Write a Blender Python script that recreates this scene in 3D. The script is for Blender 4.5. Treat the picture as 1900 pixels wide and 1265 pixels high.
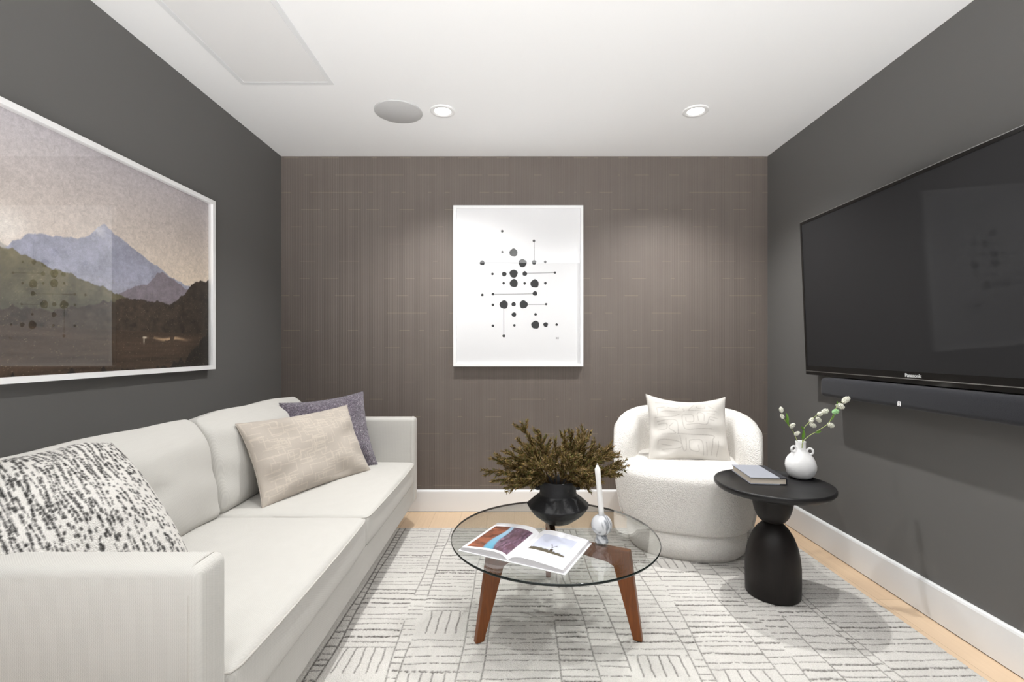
import bpy, math, random
import numpy as np
from mathutils import Matrix, Vector
random.seed(7)
RS = np.random.RandomState(11)
PI = math.pi
sc = bpy.context.scene
for o in list(bpy.data.objects):
    bpy.data.objects.remove(o, do_unlink=True)

# ------------------------------------------------------------------ camera, world, lights, exposure
F = 885.0                                   # focal length in pixels of the 1900x1265 frame
cam_d = bpy.data.cameras.new('camera')
cam_d.sensor_width = 36.0
cam_d.lens = F / 1900 * 36.0
cam_d.shift_x = -5.0 / 1900
cam_d.shift_y = 12.5 / 1900
cam_d.clip_start = 0.02
cam = bpy.data.objects.new('camera', cam_d)
cam.location = (0, 0, 1.124)
cam.rotation_euler = (PI / 2, 0, 0)
sc.collection.objects.link(cam)
sc.camera = cam

world = bpy.data.worlds.new('world')
sc.world = world
world.use_nodes = True
# unseen fill added behind the camera: dim above, bright below to lift the ceiling
wt_ = world.node_tree; bg = wt_.nodes['Background']
tc_ = wt_.nodes.new('ShaderNodeTexCoord'); sp_ = wt_.nodes.new('ShaderNodeSeparateXYZ'); cr_ = wt_.nodes.new('ShaderNodeValToRGB'); ad_ = wt_.nodes.new('ShaderNodeMath')
ad_.operation = 'MULTIPLY_ADD'; ad_.inputs[1].default_value = 0.5; ad_.inputs[2].default_value = 0.5
wt_.links.new(tc_.outputs['Generated'], sp_.inputs[0]); wt_.links.new(sp_.outputs[2], ad_.inputs[0]); wt_.links.new(ad_.outputs[0], cr_.inputs[0]); wt_.links.new(cr_.outputs[0], bg.inputs[0])
cr_.color_ramp.elements[0].position = 0.37; cr_.color_ramp.elements[0].color = (1.0, 1.0, 1.0, 1)
cr_.color_ramp.elements[1].position = 0.45; cr_.color_ramp.elements[1].color = (0.05, 0.0505, 0.051, 1)
bg.inputs[1].default_value = 8.5

H = 2.44                                    # ceiling height
XL, XR, YB, YF = -1.606, 1.739, 3.28, -0.9  # left, right, back wall, open front end
LIGHTS = [(-0.40, 2.65, 30.0), (1.005, 2.65, 36.0), (-0.40, 1.50, 17.0), (1.005, 1.50, 17.0), (-0.40, 0.30, 8.0), (1.005, 0.30, 8.0)]
for i, (lx, ly, lp) in enumerate(LIGHTS):
    ld = bpy.data.lights.new('downlight_lamp', 'SPOT')
    ld.energy = lp * 2.7
    ld.spot_size = math.radians(124)
    ld.spot_blend = 1.0
    ld.shadow_soft_size = 0.02
    ld.color = (1.0, 0.99, 0.972)
    lo = bpy.data.objects.new('downlight_lamp', ld)
    lo.location = (lx, ly, H - 0.035)
    sc.collection.objects.link(lo)

sc.view_settings.view_transform = 'Standard'
sc.view_settings.look = 'None'
sc.view_settings.gamma = 1.0
sc.view_settings.exposure = 0.13
sc.view_settings.use_curve_mapping = False
sc.cycles.use_denoising = True
sc.cycles.max_bounces = 14
sc.cycles.diffuse_bounces = 8
sc.cycles.transparent_max_bounces = 16

# ------------------------------------------------------------------ helpers
def lin(c):
    c = c / 255.0
    return c / 12.92 if c <= 0.04045 else ((c + 0.055) / 1.055) ** 2.4
def rgb(r, g, b):
    return (lin(r), lin(g), lin(b), 1.0)
def rgbn(r, g, b):
    return np.array([lin(r), lin(g), lin(b)])

class NT:
    """small node-tree builder"""
    def __init__(s, name):
        s.m = bpy.data.materials.new(name); s.m.use_nodes = True
        s.t = s.m.node_tree; s.n = s.t.nodes; s.l = s.t.links
        s.b = s.n['Principled BSDF']; s.out = s.n['Material Output']
    def node(s, typ, **kw):
        n = s.n.new(typ)
        for k, v in kw.items():
            if k.startswith('i_'):
                key = k[2:]; key = int(key) if key.isdigit() else key.replace('_', ' ')
                if hasattr(v, 'is_output') or isinstance(v, bpy.types.NodeSocket): s.l.new(v, n.inputs[key])
                else: n.inputs[key].default_value = v
            else: setattr(n, k, v)
        return n
    def math(s, op, a, b=None, c=None):
        n = s.n.new('ShaderNodeMath'); n.operation = op
        for i, v in enumerate((a, b, c)):
            if v is None: continue
            if isinstance(v, (int, float)): n.inputs[i].default_value = v
            else: s.l.new(v, n.inputs[i])
        return n.outputs[0]
    def mix(s, fac, a, b, blend='MIX'):
        n = s.n.new('ShaderNodeMix'); n.data_type = 'RGBA'; n.blend_type = blend
        for idx, v in ((0, fac), (6, a), (7, b)):
            if isinstance(v, (int, float, tuple)): n.inputs[idx].default_value = v
            else: s.l.new(v, n.inputs[idx])
        return n.outputs[2]
    def coord(s, scale=(1, 1, 1), kind='Object'):
        tc = s.n.new('ShaderNodeTexCoord'); mp = s.n.new('ShaderNodeMapping')
        mp.inputs['Scale'].default_value = scale
        s.l.new(tc.outputs[kind], mp.inputs[0]); return mp.outputs[0]
    def noise(s, vec, scale, detail=2, rough=0.5, dist=0.0):
        n = s.n.new('ShaderNodeTexNoise'); s.l.new(vec, n.inputs['Vector'])
        n.inputs['Scale'].default_value = scale; n.inputs['Detail'].default_value = detail
        n.inputs['Roughness'].default_value = rough; n.inputs['Distortion'].default_value = dist
        return n.outputs[0]
    def vor(s, vec, scale, feature='F1'):
        n = s.n.new('ShaderNodeTexVoronoi'); s.l.new(vec, n.inputs['Vector']); n.feature = feature
        n.inputs['Scale'].default_value = scale; return n.outputs[0]
    def bump(s, h, strength, dist):
        n = s.n.new('ShaderNodeBump'); n.inputs['Strength'].default_value = strength
        n.inputs['Distance'].default_value = dist; s.l.new(h, n.inputs['Height'])
        s.l.new(n.outputs[0], s.b.inputs['Normal']); return n
    def set(s, **kw):
        for k, v in kw.items():
            key = k.replace('_', ' ')
            if isinstance(v, (int, float, tuple)): s.b.inputs[key].default_value = v
            else: s.l.new(v, s.b.inputs[key])
        return s

def plain(name, col, rough=0.6, spec=0.5, metal=0.0, bump=None, var=0.0):
    t = NT(name); t.set(Roughness=rough, Metallic=metal)
    t.b.inputs['Specular IOR Level'].default_value = spec
    co = t.coord()
    if var:
        nz = t.noise(co, 6, 3)
        c2 = tuple(min(1, x * (1 - var)) for x in col[:3]) + (1,)
        t.set(Base_Color=t.mix(nz, c2, col))
    else: t.set(Base_Color=col)
    if bump: t.bump(t.noise(co, bump[0], 3), bump[1], bump[2])
    return t.m
def fabric(name, col, scale=420, strength=0.5, dist=0.002, var=0.06, attr=False, rough=0.95, sheen=0.15, low=None):
    t = NT(name); t.set(Roughness=rough)
    t.b.inputs['Specular IOR Level'].default_value = 0.15
    t.b.inputs['Sheen Weight'].default_value = sheen
    co = t.coord()
    v = t.vor(co, scale)
    nz = t.noise(co, 3.5, 3)
    if attr:
        a = t.n.new('ShaderNodeVertexColor'); a.layer_name = 'Col'; base = a.outputs[0]
    else: base = col
    dark = t.mix(1.0, base, (1 - var * 2.2, 1 - var * 2.2, 1 - var * 2.2, 1), 'MULTIPLY')
    c = t.mix(t.math('MULTIPLY', v, 1.1), base, dark)
    t.set(Base_Color=c)
    h = t.math('MULTIPLY', v, -1.0)
    if low: h = t.math('ADD', h, t.math('MULTIPLY', t.noise(co, low[0], 3), low[1]))
    t.bump(h, strength, dist)
    return t.m
def attrmat(name, rough=0.5, spec=0.5):
    t = NT(name); a = t.n.new('ShaderNodeVertexColor'); a.layer_name = 'Col'
    t.set(Base_Color=a.outputs[0], Roughness=rough); t.b.inputs['Specular IOR Level'].default_value = spec
    return t.m
def clear_glass(name, tint=(0.97, 0.985, 0.975, 1), gain=1.0):
    t = NT(name); t.n.remove(t.b)
    lw = t.n.new('ShaderNodeLayerWeight'); lw.inputs[0].default_value = 0.5
    f5 = t.math('POWER', lw.outputs['Facing'], 5.0)
    fr = t.math('MINIMUM', t.math('ADD', t.math('MULTIPLY', f5, 1.75), 0.08 * gain), 1.0)
    tr = t.n.new('ShaderNodeBsdfTransparent'); tr.inputs[0].default_value = tint
    gl = t.n.new('ShaderNodeBsdfGlossy'); gl.inputs['Roughness'].default_value = 0.0
    mx = t.n.new('ShaderNodeMixShader')
    t.l.new(fr, mx.inputs[0]); t.l.new(tr.outputs[0], mx.inputs[1]); t.l.new(gl.outputs[0], mx.inputs[2])
    t.l.new(mx.outputs[0], t.out.inputs[0]); return t.m

WM = {}
KS = 0.932
def near_cam(V):    # the sofa was measured at another scale: bring it to its true size and place
    V = np.asarray(V, dtype=float); c = np.array([0, 0, 1.124]); return c + (V - c) * KS
def empty(name, loc, rz=0.0, label=None, cat=None, group=None):
    o = bpy.data.objects.new(name, None); sc.collection.objects.link(o)
    o.location = loc; o.rotation_euler = (0, 0, rz); o.empty_display_size = 0.1
    WM[o.name] = Matrix.Translation(loc) @ Matrix.Rotation(rz, 4, 'Z')
    if label: o['label'] = label
    if cat: o['category'] = cat
    if group: o['group'] = group
    return o
def mesh(name, V, Fc, mat, parent=None, smooth=True, world_space=False, col=None, mats=None, midx=None, origin=None):
    """link ONE mesh object. V: Nx3 (local to the parent, or world coordinates)."""
    V = np.asarray(V, dtype=np.float64).reshape(-1, 3)
    if world_space and parent and (parent.name == 'sofa' or (parent.parent and parent.parent.name == 'sofa')) and name != 'leg': V = near_cam(V)
    pm = WM.get(parent.name, Matrix.Identity(4)) if parent else Matrix.Identity(4)
    if world_space and parent:
        M = np.array(pm.inverted()); V = V @ M[:3, :3].T + M[:3, 3]
    me = bpy.data.meshes.new(name)
    if origin is not None: V = V - np.array(origin)
    if isinstance(Fc, np.ndarray):
        k = Fc.shape[1]
        me.vertices.add(len(V)); me.vertices.foreach_set('co', V.astype(np.float32).ravel())
        me.loops.add(Fc.size); me.loops.foreach_set('vertex_index', Fc.astype(np.int32).ravel())
        me.polygons.add(len(Fc)); me.polygons.foreach_set('loop_start', np.arange(0, Fc.size, k, dtype=np.int32))
        me.polygons.foreach_set('loop_total', np.full(len(Fc), k, dtype=np.int32))
        me.update(calc_edges=True)
    else:
        me.from_pydata(V.tolist(), [], Fc); me.update()
    for m in (mats or [mat]): me.materials.append(m)
    if midx is not None: me.polygons.foreach_set('material_index', np.asarray(midx, dtype=np.int32))
    me.polygons.foreach_set('use_smooth', np.full(len(me.polygons), bool(smooth)))
    if col is not None:
        a = me.color_attributes.new('Col', 'FLOAT_COLOR', 'POINT')
        cc = np.ones((len(V), 4), dtype=np.float32); cc[:, :3] = col
        a.data.foreach_set('color', cc.ravel())
    o = bpy.data.objects.new(name, me); sc.collection.objects.link(o)
    if parent: o.parent = parent
    if origin is not None: o.location = origin
    WM[o.name] = pm @ (Matrix.Translation(origin) if origin is not None else Matrix.Identity(4))
    return o
def tag(o, label, cat, group=None):
    o['label'] = label; o['category'] = cat
    if group: o['group'] = group
    return o
def struct(name, V, Fc, mat, parent=None, smooth=False, **kw):
    o = mesh(name, V, Fc, mat, parent, smooth, **kw)
    if not parent: o['kind'] = 'structure'
    return o

class G:
    """geometry accumulator"""
    def __init__(s): s.v = []; s.f = []
    def add(s, V, Fc):
        b = sum(len(x) for x in s.v) if s.v else 0
        s.v.append(np.asarray(V, dtype=float).reshape(-1, 3)); s.f += [tuple(int(i) + b for i in f) for f in Fc]; return s
    def out(s): return np.concatenate(s.v), s.f
def box(x0, x1, y0, y1, z0, z1):
    V = [(x, y, z) for x in (x0, x1) for y in (y0, y1) for z in (z0, z1)]
    return np.array(V, dtype=float), [(0, 1, 3, 2), (4, 6, 7, 5), (0, 4, 5, 1), (2, 3, 7, 6), (0, 2, 6, 4), (1, 5, 7, 3)]
def rbox(cx, cy, cz, sx, sy, sz, r, k=4, n=6, puff=(0, 0, 0), p=2.0, fn=None):
    """rounded, optionally puffed box (sizes are full extents)"""
    h = np.array([sx, sy, sz]) / 2.0
    r = min(r, h.min() * 0.999)
    ax = []
    for i in range(3):
        a = [r * (1 - math.cos(PI / 2 * j / k)) for j in range(k)]
        lo = [-h[i] + t for t in a]; mid = list(np.linspace(-h[i] + r, h[i] - r, max(2, n if not isinstance(n, tuple) else n[i])))
        ax.append(np.array(lo + mid + [-t for t in lo[::-1]]))
    V = []; idx = {}; faces = []
    def vid(pt):
        key = (round(pt[0], 6), round(pt[1], 6), round(pt[2], 6))
        if key not in idx: idx[key] = len(V); V.append(pt)
        return idx[key]
    for a in range(3):
        u, w = (a + 1) % 3, (a + 2) % 3
        for sgn in (-1, 1):
            grid = []
            for i in ax[u]:
                row = []
                for j in ax[w]:
                    pt = [0, 0, 0]; pt[a] = sgn * h[a]; pt[u] = i; pt[w] = j; row.append(vid(tuple(pt)))
                grid.append(row)
            for i in range(len(grid) - 1):
                for j in range(len(grid[0]) - 1):
                    q = (grid[i][j], grid[i + 1][j], grid[i + 1][j + 1], grid[i][j + 1])
                    faces.append(q if sgn > 0 else q[::-1])
    P = np.array(V); inner = np.clip(P, -(h - r), h - r); d = P - inner
    ln = np.linalg.norm(d, axis=1, keepdims=True); ln[ln == 0] = 1
    Q = inner + d / ln * r
    t = np.clip(np.abs(Q) / h, 0, 1)
    for a in range(3):
        if puff[a]:
            u, w = (a + 1) % 3, (a + 2) % 3
            Q[:, a] += np.sign(Q[:, a]) * (np.abs(Q[:, a]) / h[a]) * puff[a] * (1 - t[:, u] ** p) * (1 - t[:, w] ** p)
    if fn: Q = fn(Q, h)
    return Q + np.array([cx, cy, cz]), faces
def tube(pts, r, seg=8, closed=False, cap=True):
    pts = [Vector(p) for p in pts]; n = len(pts); V = []; Fc = []
    rr = r if isinstance(r, (list, tuple, np.ndarray)) else [r] * n
    up = Vector((0, 0, 1)); prev = None
    for i, p in enumerate(pts):
        a = pts[(i - 1) % n] if (i > 0 or closed) else p; b = pts[(i + 1) % n] if (i < n - 1 or closed) else p
        d = (b - a).normalized() if (b - a).length > 1e-9 else Vector((0, 0, 1))
        if prev is None:
            s = d.cross(up)
            if s.length < 1e-3: s = d.cross(Vector((1, 0, 0)))
        else: s = prev - d * prev.dot(d)
        s.normalize(); prev = s; u = d.cross(s)
        for j in range(seg):
            t = 2 * PI * j / seg; V.append(p + (s * math.cos(t) + u * math.sin(t)) * rr[i])
    m = n if closed else n - 1
    for i in range(m):
        for j in range(seg):
            a = i * seg + j; b = i * seg + (j + 1) % seg; c = ((i + 1) % n) * seg + (j + 1) % seg; d = ((i + 1) % n) * seg + j
            Fc.append((a, b, c, d))
    if cap and not closed:
        Fc.append(tuple(range(seg))[::-1]); Fc.append(tuple((n - 1) * seg + j for j in range(seg)))
    return np.array([tuple(v) for v in V]), Fc
def lathe(prof, seg=48, c=(0, 0, 0), fn=None, cap=True):
    V = []; Fc = []
    for (r, z) in prof:
        for j in range(seg):
            t = 2 * PI * j / seg; V.append((c[0] + r * math.cos(t), c[1] + r * math.sin(t), c[2] + z))
    for i in range(len(prof) - 1):
        for j in range(seg):
            Fc.append((i * seg + j, i * seg + (j + 1) % seg, (i + 1) * seg + (j + 1) % seg, (i + 1) * seg + j))
    if cap: Fc.append(tuple(range(seg))[::-1]); Fc.append(tuple((len(prof) - 1) * seg + j for j in range(seg)))
    V = np.array(V)
    if fn is not None: V = fn(V)
    return V, Fc
def gridfaces(nu, nv, base=0, flip=False):
    i, j = np.meshgrid(np.arange(nu - 1), np.arange(nv - 1), indexing='ij')
    a = i * nv + j; q = np.stack([a, a + nv, a + nv + 1, a + 1], -1).reshape(-1, 4) + base
    return q[:, ::-1] if flip else q
def catmull(pts, n=8):
    P = [np.array(p, dtype=float) for p in pts]; P = [2 * P[0] - P[1]] + P + [2 * P[-1] - P[-2]]; out = []
    for i in range(1, len(P) - 2):
        for k in range(n):
            t = k / n
            out.append(0.5 * ((2 * P[i]) + (P[i + 1] - P[i - 1]) * t + (2 * P[i - 1] - 5 * P[i] + 4 * P[i + 1] - P[i + 2]) * t * t + (3 * P[i] - P[i - 1] - 3 * P[i + 1] + P[i + 2]) * t ** 3))
    out.append(P[-2]); return np.array(out)
def at(px, py, y):
    """point of the room seen at pixel px, py of the photograph, at distance y"""
    return np.array([(px - 955) * y / F, y, 1.124 + (645 - py) * y / F])

def vnoise(shape, cells, seed):
    r = np.random.RandomState(seed); gx, gy = cells
    g = r.rand(gx + 2, gy + 2)
    X = np.linspace(0, gx, shape[0], endpoint=False); Y = np.linspace(0, gy, shape[1], endpoint=False)
    xi = X.astype(int); yi = Y.astype(int); fx = X - xi; fy = Y - yi; fx = fx * fx * (3 - 2 * fx); fy = fy * fy * (3 - 2 * fy)
    a = g[np.ix_(xi, yi)]; b = g[np.ix_(xi + 1, yi)]; c = g[np.ix_(xi, yi + 1)]; d = g[np.ix_(xi + 1, yi + 1)]
    fx = fx[:, None]; fy = fy[None, :]
    return (a * (1 - fx) + b * fx) * (1 - fy) + (c * (1 - fx) + d * fx) * fy
def fbm(shape, cells, seed, octv=4, gain=0.5):
    o = np.zeros(shape); amp = 1; tot = 0
    for k in range(octv):
        o += amp * vnoise(shape, (int(cells[0] * 2 ** k), int(cells[1] * 2 ** k)), seed + k); tot += amp; amp *= gain
    return o / tot
class Canvas:
    """ink coverage 0..1 on a grid, drawn with soft strokes; coordinates in metres"""
    def __init__(s, w, h, res):
        s.nu = int(round(w / res)) + 1; s.nv = int(round(h / res)) + 1; s.res = res; s.a = np.zeros((s.nu, s.nv), dtype=np.float32)
    def dot(s, x, y, r, k=1.0):
        cx, cy, cr = x / s.res, y / s.res, r / s.res; e = cr + 1.5
        i0, i1 = max(0, int(cx - e)), min(s.nu, int(cx + e) + 2); j0, j1 = max(0, int(cy - e)), min(s.nv, int(cy + e) + 2)
        if i0 >= i1 or j0 >= j1: return
        ii = np.arange(i0, i1)[:, None] - cx; jj = np.arange(j0, j1)[None, :] - cy
        v = np.clip(cr + 0.5 - np.sqrt(ii * ii + jj * jj), 0, 1) * k
        s.a[i0:i1, j0:j1] = np.maximum(s.a[i0:i1, j0:j1], v)
    def line(s, pts, r, k=1.0, jit=0.0, kj=0.0):
        for (x0, y0), (x1, y1) in zip(pts[:-1], pts[1:]):
            L = math.hypot(x1 - x0, y1 - y0); n = max(1, int(L / (s.res * 0.8)))
            for q in range(n + 1):
                t = q / n
                s.dot(x0 + (x1 - x0) * t + random.uniform(-jit, jit), y0 + (y1 - y0) * t + random.uniform(-jit, jit), r * random.uniform(1 - 2 * jit / max(r, 1e-6) * 0.2, 1), k * (1 - random.random() * kj))

# ------------------------------------------------------------------ materials
M = {}
M['wall'] = plain('dark_grey_paint', rgb(101, 100, 98), 0.62, 0.3, bump=(260, 0.15, 0.001))
t = NT('taupe_wallpaper'); co = t.coord(); sx = t.n.new('ShaderNodeSeparateXYZ'); t.l.new(co, sx.inputs[0])
X, Z = sx.outputs[0], sx.outputs[2]
rib = t.noise(t.coord((160, 1, 1.2)), 1.0, 2)
rib2 = t.math('SINE', t.math('MULTIPLY', X, 2 * PI / 0.0115))
rowf = t.math('FRACT', t.math('DIVIDE', Z, 0.1185)); row = t.math('FLOOR', t.math('DIVIDE', Z, 0.1185))
lm = t.math('LESS_THAN', t.math('ABSOLUTE', t.math('SUBTRACT', rowf, 0.5)), 0.011)
cx = t.n.new('ShaderNodeCombineXYZ'); t.l.new(t.math('MULTIPLY', X, 7.5), cx.inputs[0]); t.l.new(t.math('MULTIPLY', row, 13.7), cx.inputs[1])
seg = t.math('GREATER_THAN', t.noise(cx.outputs[0], 1.0, 1), 0.53)
dash = t.math('MULTIPLY', lm, seg)
blot = t.noise(co, 5, 2)
c = t.mix(blot, rgb(117, 107, 101), rgb(126, 117, 110))
c = t.mix(t.math('MULTIPLY_ADD', rib, 0.65, 0.2), t.mix(1.0, c, (0.62, 0.62, 0.62, 1), 'MULTIPLY'), c)
c = t.mix(t.math('MULTIPLY', t.math('ADD', t.math('MULTIPLY', rib2, 0.5), 0.5), 0.35), c, t.mix(1.0, c, (0.7, 0.7, 0.7, 1), 'MULTIPLY'))
c = t.mix(t.math('MULTIPLY', dash, 0.34), c, rgb(176, 160, 138))
t.set(Base_Color=c, Roughness=0.5); t.b.inputs['Specular IOR Level'].default_value = 0.35
t.bump(t.math('ADD', t.math('MULTIPLY', rib2, 0.4), rib), 0.35, 0.002); M['wallpaper'] = t.m
M['ceiling'] = plain('white_ceiling_paint', (0.92, 0.925, 0.93, 1), 0.9, 0.2)
M['trim'] = plain('white_trim_paint', (0.80, 0.81, 0.82, 1), 0.4, 0.4)
M['panelwhite'] = plain('ceiling_panel_white', (0.80, 0.80, 0.80, 1), 0.8, 0.2)
M['dark_gap'] = plain('dark_gap', rgb(60, 55, 50), 0.9, 0.1)
# oak floor
t = NT('pale_oak_planks'); co = t.coord(); sx = t.n.new('ShaderNodeSeparateXYZ'); t.l.new(co, sx.inputs[0])
W = 0.18; px_ = t.math('DIVIDE', sx.outputs[0], W); pid = t.math('FLOOR', px_); fx = t.math('FRACT', px_)
rnd = t.node('ShaderNodeTexWhiteNoise', noise_dimensions='1D'); t.l.new(pid, rnd.inputs['W'])
yy = t.math('DIVIDE', t.math('ADD', sx.outputs[1], t.math('MULTIPLY', rnd.outputs[0], 1.7)), 1.5); fy = t.math('FRACT', yy)
cid = t.math('ADD', t.math('MULTIPLY', pid, 7.31), t.math('FLOOR', yy)); rn2 = t.node('ShaderNodeTexWhiteNoise', noise_dimensions='1D'); t.l.new(cid, rn2.inputs['W'])
gr = t.noise(t.coord((38, 1.6, 1)), 1.6, 5, 0.6, 0.6)
c = t.mix(gr, rgb(196, 168, 138), rgb(220, 194, 163))
c = t.mix(t.math('MULTIPLY', rn2.outputs[0], 0.45), c, rgb(228, 204, 176))
g1 = t.math('LESS_THAN', fx, 0.012); g2 = t.math('LESS_THAN', fy, 0.0015)
c = t.mix(t.math('MULTIPLY', t.math('MAXIMUM', g1, g2), 0.55), c, rgb(150, 122, 95))
t.set(Base_Color=c, Roughness=0.45); t.b.inputs['Specular IOR Level'].default_value = 0.35
t.bump(gr, 0.08, 0.001); M['oak'] = t.m
# woods
def wood(name, c1, c2, sc_=(60, 60, 4), rough=0.35, spec=0.5):
    t = NT(name); g = t.noise(t.coord(sc_), 1.0, 5, 0.62, 1.2)
    t.set(Base_Color=t.mix(g, c1, c2), Roughness=rough); t.b.inputs['Specular IOR Level'].default_value = spec
    t.bump(g, 0.15, 0.001); return t.m
M['walnut'] = wood('walnut_wood', rgb(78, 36, 10), rgb(152, 86, 32), (90, 90, 7))
M['blackwood'] = wood('black_stained_wood', rgb(16, 14, 13), rgb(34, 29, 27), (60, 60, 5), 0.45, 0.3)
M['blacktop'] = wood('black_stained_tabletop', rgb(18, 18, 19), rgb(32, 31, 32), (60, 6, 20), 0.38, 0.35)
# fabrics
def woven(name, col, p=0.0042):
    t = NT(name); co = t.coord(); s_ = t.n.new('ShaderNodeSeparateXYZ'); t.l.new(co, s_.inputs[0]); k = 2 * PI / p
    x_, y_, z_ = s_.outputs
    a = t.math('SINE', t.math('MULTIPLY', t.math('ADD', x_, z_), k)); b = t.math('SINE', t.math('MULTIPLY', t.math('SUBTRACT', t.math('ADD', y_, z_), t.math('MULTIPLY', x_, 0.15)), k))
    h = t.math('MULTIPLY', a, b); nz = t.noise(t.coord((14, 14, 260)), 1.0, 2); nf = t.noise(co, 5, 3)
    c = t.mix(t.math('ADD', t.math('MULTIPLY', h, 0.5), 0.5), tuple(v * 0.88 for v in col[:3]) + (1,), tuple(min(1, v * 1.04) for v in col[:3]) + (1,))
    c = t.mix(t.math('MULTIPLY', nz, 0.35), c, t.mix(1.0, c, (0.82, 0.82, 0.82, 1), 'MULTIPLY'))
    t.set(Base_Color=c, Roughness=0.95); t.b.inputs['Specular IOR Level'].default_value = 0.15; t.b.inputs['Sheen Weight'].default_value = 0.1
    t.bump(t.math('ADD', t.math('MULTIPLY', h, 0.6), t.math('MULTIPLY', nf, 2.0)), 0.32, 0.0010); return t.m
M['sofa'] = woven('cream_woven_upholstery', rgb(200, 198, 193), 0.0046)
M['sofa_pipe'] = fabric('cream_piping', rgb(196, 193, 187), 600, 0.3, 0.001, 0.05)
M['boucle'] = fabric('white_boucle', rgb(240, 237, 232), 185, 0.8, 0.0042, 0.07, low=(70, 1.0), sheen=0.3)
M['pillow_bw'] = fabric('speckled_wool', None, 330, 0.8, 0.003, 0.08, attr=True, sheen=0.0)
M['pillow_tan'] = fabric('tan_linen', None, 700, 0.3, 0.001, 0.05, attr=True)
M['pillow_light'] = fabric('off_white_linen', None, 700, 0.3, 0.001, 0.05, attr=True)
M['pillow_purple'] = fabric('mauve_chenille', None, 190, 1.0, 0.006, 0.2, attr=True, sheen=0.4, low=(60, 1.0))
M['rug'] = fabric('rug_pile', None, 260, 0.8, 0.003, 0.07, attr=True, low=(28, 0.9), sheen=0.0)
# hard things
M['frame_white'] = plain('white_frame_lacquer', (0.86, 0.86, 0.86, 1), 0.35, 0.5)
M['paper'] = plain('white_art_paper', (0.80, 0.80, 0.81, 1), 0.8, 0.2)
M['ink'] = plain('black_ink', rgb(38, 38, 38), 0.6, 0.3)
M['ink_soft'] = plain('grey_ink_line', rgb(88, 86, 84), 0.6, 0.3)
M['painting'] = attrmat('painted_landscape', 0.55, 0.3)
M['pane'] = clear_glass('picture_glass', (1, 1, 1, 1), 1.0)
M['glass'] = clear_glass('tabletop_glass', (0.95, 0.965, 0.955, 1), 1.0)
t = NT('glass_edge_dark_green'); t.set(Base_Color=rgb(16, 26, 24), Roughness=0.08); M['glass_edge'] = t.m
M['black_ceramic'] = plain('matte_black_ceramic', rgb(34, 34, 36), 0.5, 0.45, bump=(45, 0.5, 0.004), var=0.25)
M['white_ceramic'] = plain('white_ceramic', (0.82, 0.82, 0.82, 1), 0.35, 0.5, bump=(38, 0.25, 0.006))
M['wax'] = plain('white_wax', (0.86, 0.86, 0.85, 1), 0.4, 0.4)
M['wick'] = plain('wick', (0.75, 0.75, 0.72, 1), 0.9, 0.1)
t = NT('grey_veined_marble'); nz = t.noise(t.coord(), 11, 3, 0.5, 1.2)
v = t.math('ABSOLUTE', t.math('SUBTRACT', nz, 0.5)); v = t.math('SMOOTH_MAX', t.math('SUBTRACT', 1.0, t.math('MULTIPLY', v, 14)), 0.0, 0.1)
t.set(Base_Color=t.mix(v, rgb(214, 216, 220), rgb(120, 124, 130)), Roughness=0.15); M['marble'] = t.m
M['tv_body'] = plain('black_plastic', rgb(18, 18, 19), 0.25, 0.5)
M['tv_gloss'] = plain('gloss_black_bezel', rgb(20, 20, 20), 0.1, 0.6)
M['tv_screen'] = plain('dark_screen', rgb(44, 44, 45), 0.04, 0.12)
M['silver'] = plain('silver_strip', rgb(190, 190, 190), 0.25, 0.5, metal=0.9)
M['logo'] = plain('pale_grey_lettering', rgb(205, 205, 205), 0.4, 0.5)
M['logo_white'] = plain('white_emblem', (0.9, 0.9, 0.9, 1), 0.4, 0.5)
M['sb_cloth'] = fabric('charcoal_speaker_cloth', rgb(44, 45, 50), 650, 0.5, 0.001, 0.15)
M['book_grey'] = fabric('grey_book_cloth', rgb(150, 153, 162), 900, 0.15, 0.0005, 0.03)
M['book_spine'] = plain('dark_book_spine', rgb(52, 52, 56), 0.6, 0.3)
def pages(name, c1, c2, ax=2, k=900):
    t = NT(name); s_ = t.n.new('ShaderNodeSeparateXYZ'); t.l.new(t.coord(), s_.inputs[0])
    n = t.noise(t.coord((3, 3, k)), 1.0, 2)
    t.set(Base_Color=t.mix(n, c1, c2), Roughness=0.8); return t.m
M['pages'] = pages('page_edges', rgb(178, 176, 180), rgb(228, 226, 228))
M['pages_tan'] = pages('page_edges_cream', rgb(196, 182, 164), rgb(226, 218, 204))
M['cover_white'] = plain('white_book_cover', (0.8, 0.8, 0.82, 1), 0.5, 0.4)
M['printed'] = attrmat('printed_page', 0.35, 0.4)
M['foliage'] = attrmat('dried_foliage', 0.7, 0.2)
M['stem_brown'] = plain('brown_stem', rgb(70, 56, 34), 0.8, 0.2)
M['green'] = plain('fresh_green_leaf', rgb(104, 148, 52), 0.5, 0.4, var=0.3)
M['stem_green'] = plain('pale_green_stem', rgb(160, 172, 110), 0.6, 0.3)
M['bud'] = plain('white_blossom', rgb(222, 222, 208), 0.8, 0.2, bump=(300, 0.6, 0.003), var=0.12)
M['bud_green'] = plain('pale_green_blossom', rgb(160, 205, 150), 0.7, 0.2, bump=(300, 0.6, 0.003))
t = NT('lamp_lens'); t.set(Base_Color=(0.9, 0.9, 0.9, 1)); t.b.inputs['Emission Color'].default_value = (1, 0.98, 0.95, 1); t.b.inputs['Emission Strength'].default_value = 6.0; M['lens'] = t.m
t = NT('speaker_grille'); co = t.coord(); v = t.vor(co, 420)
t.set(Base_Color=t.mix(v, (0.50, 0.50, 0.50, 1), (0.60, 0.60, 0.60, 1)), Roughness=0.8); t.bump(v, 0.3, 0.001); M['grille'] = t.m
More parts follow.
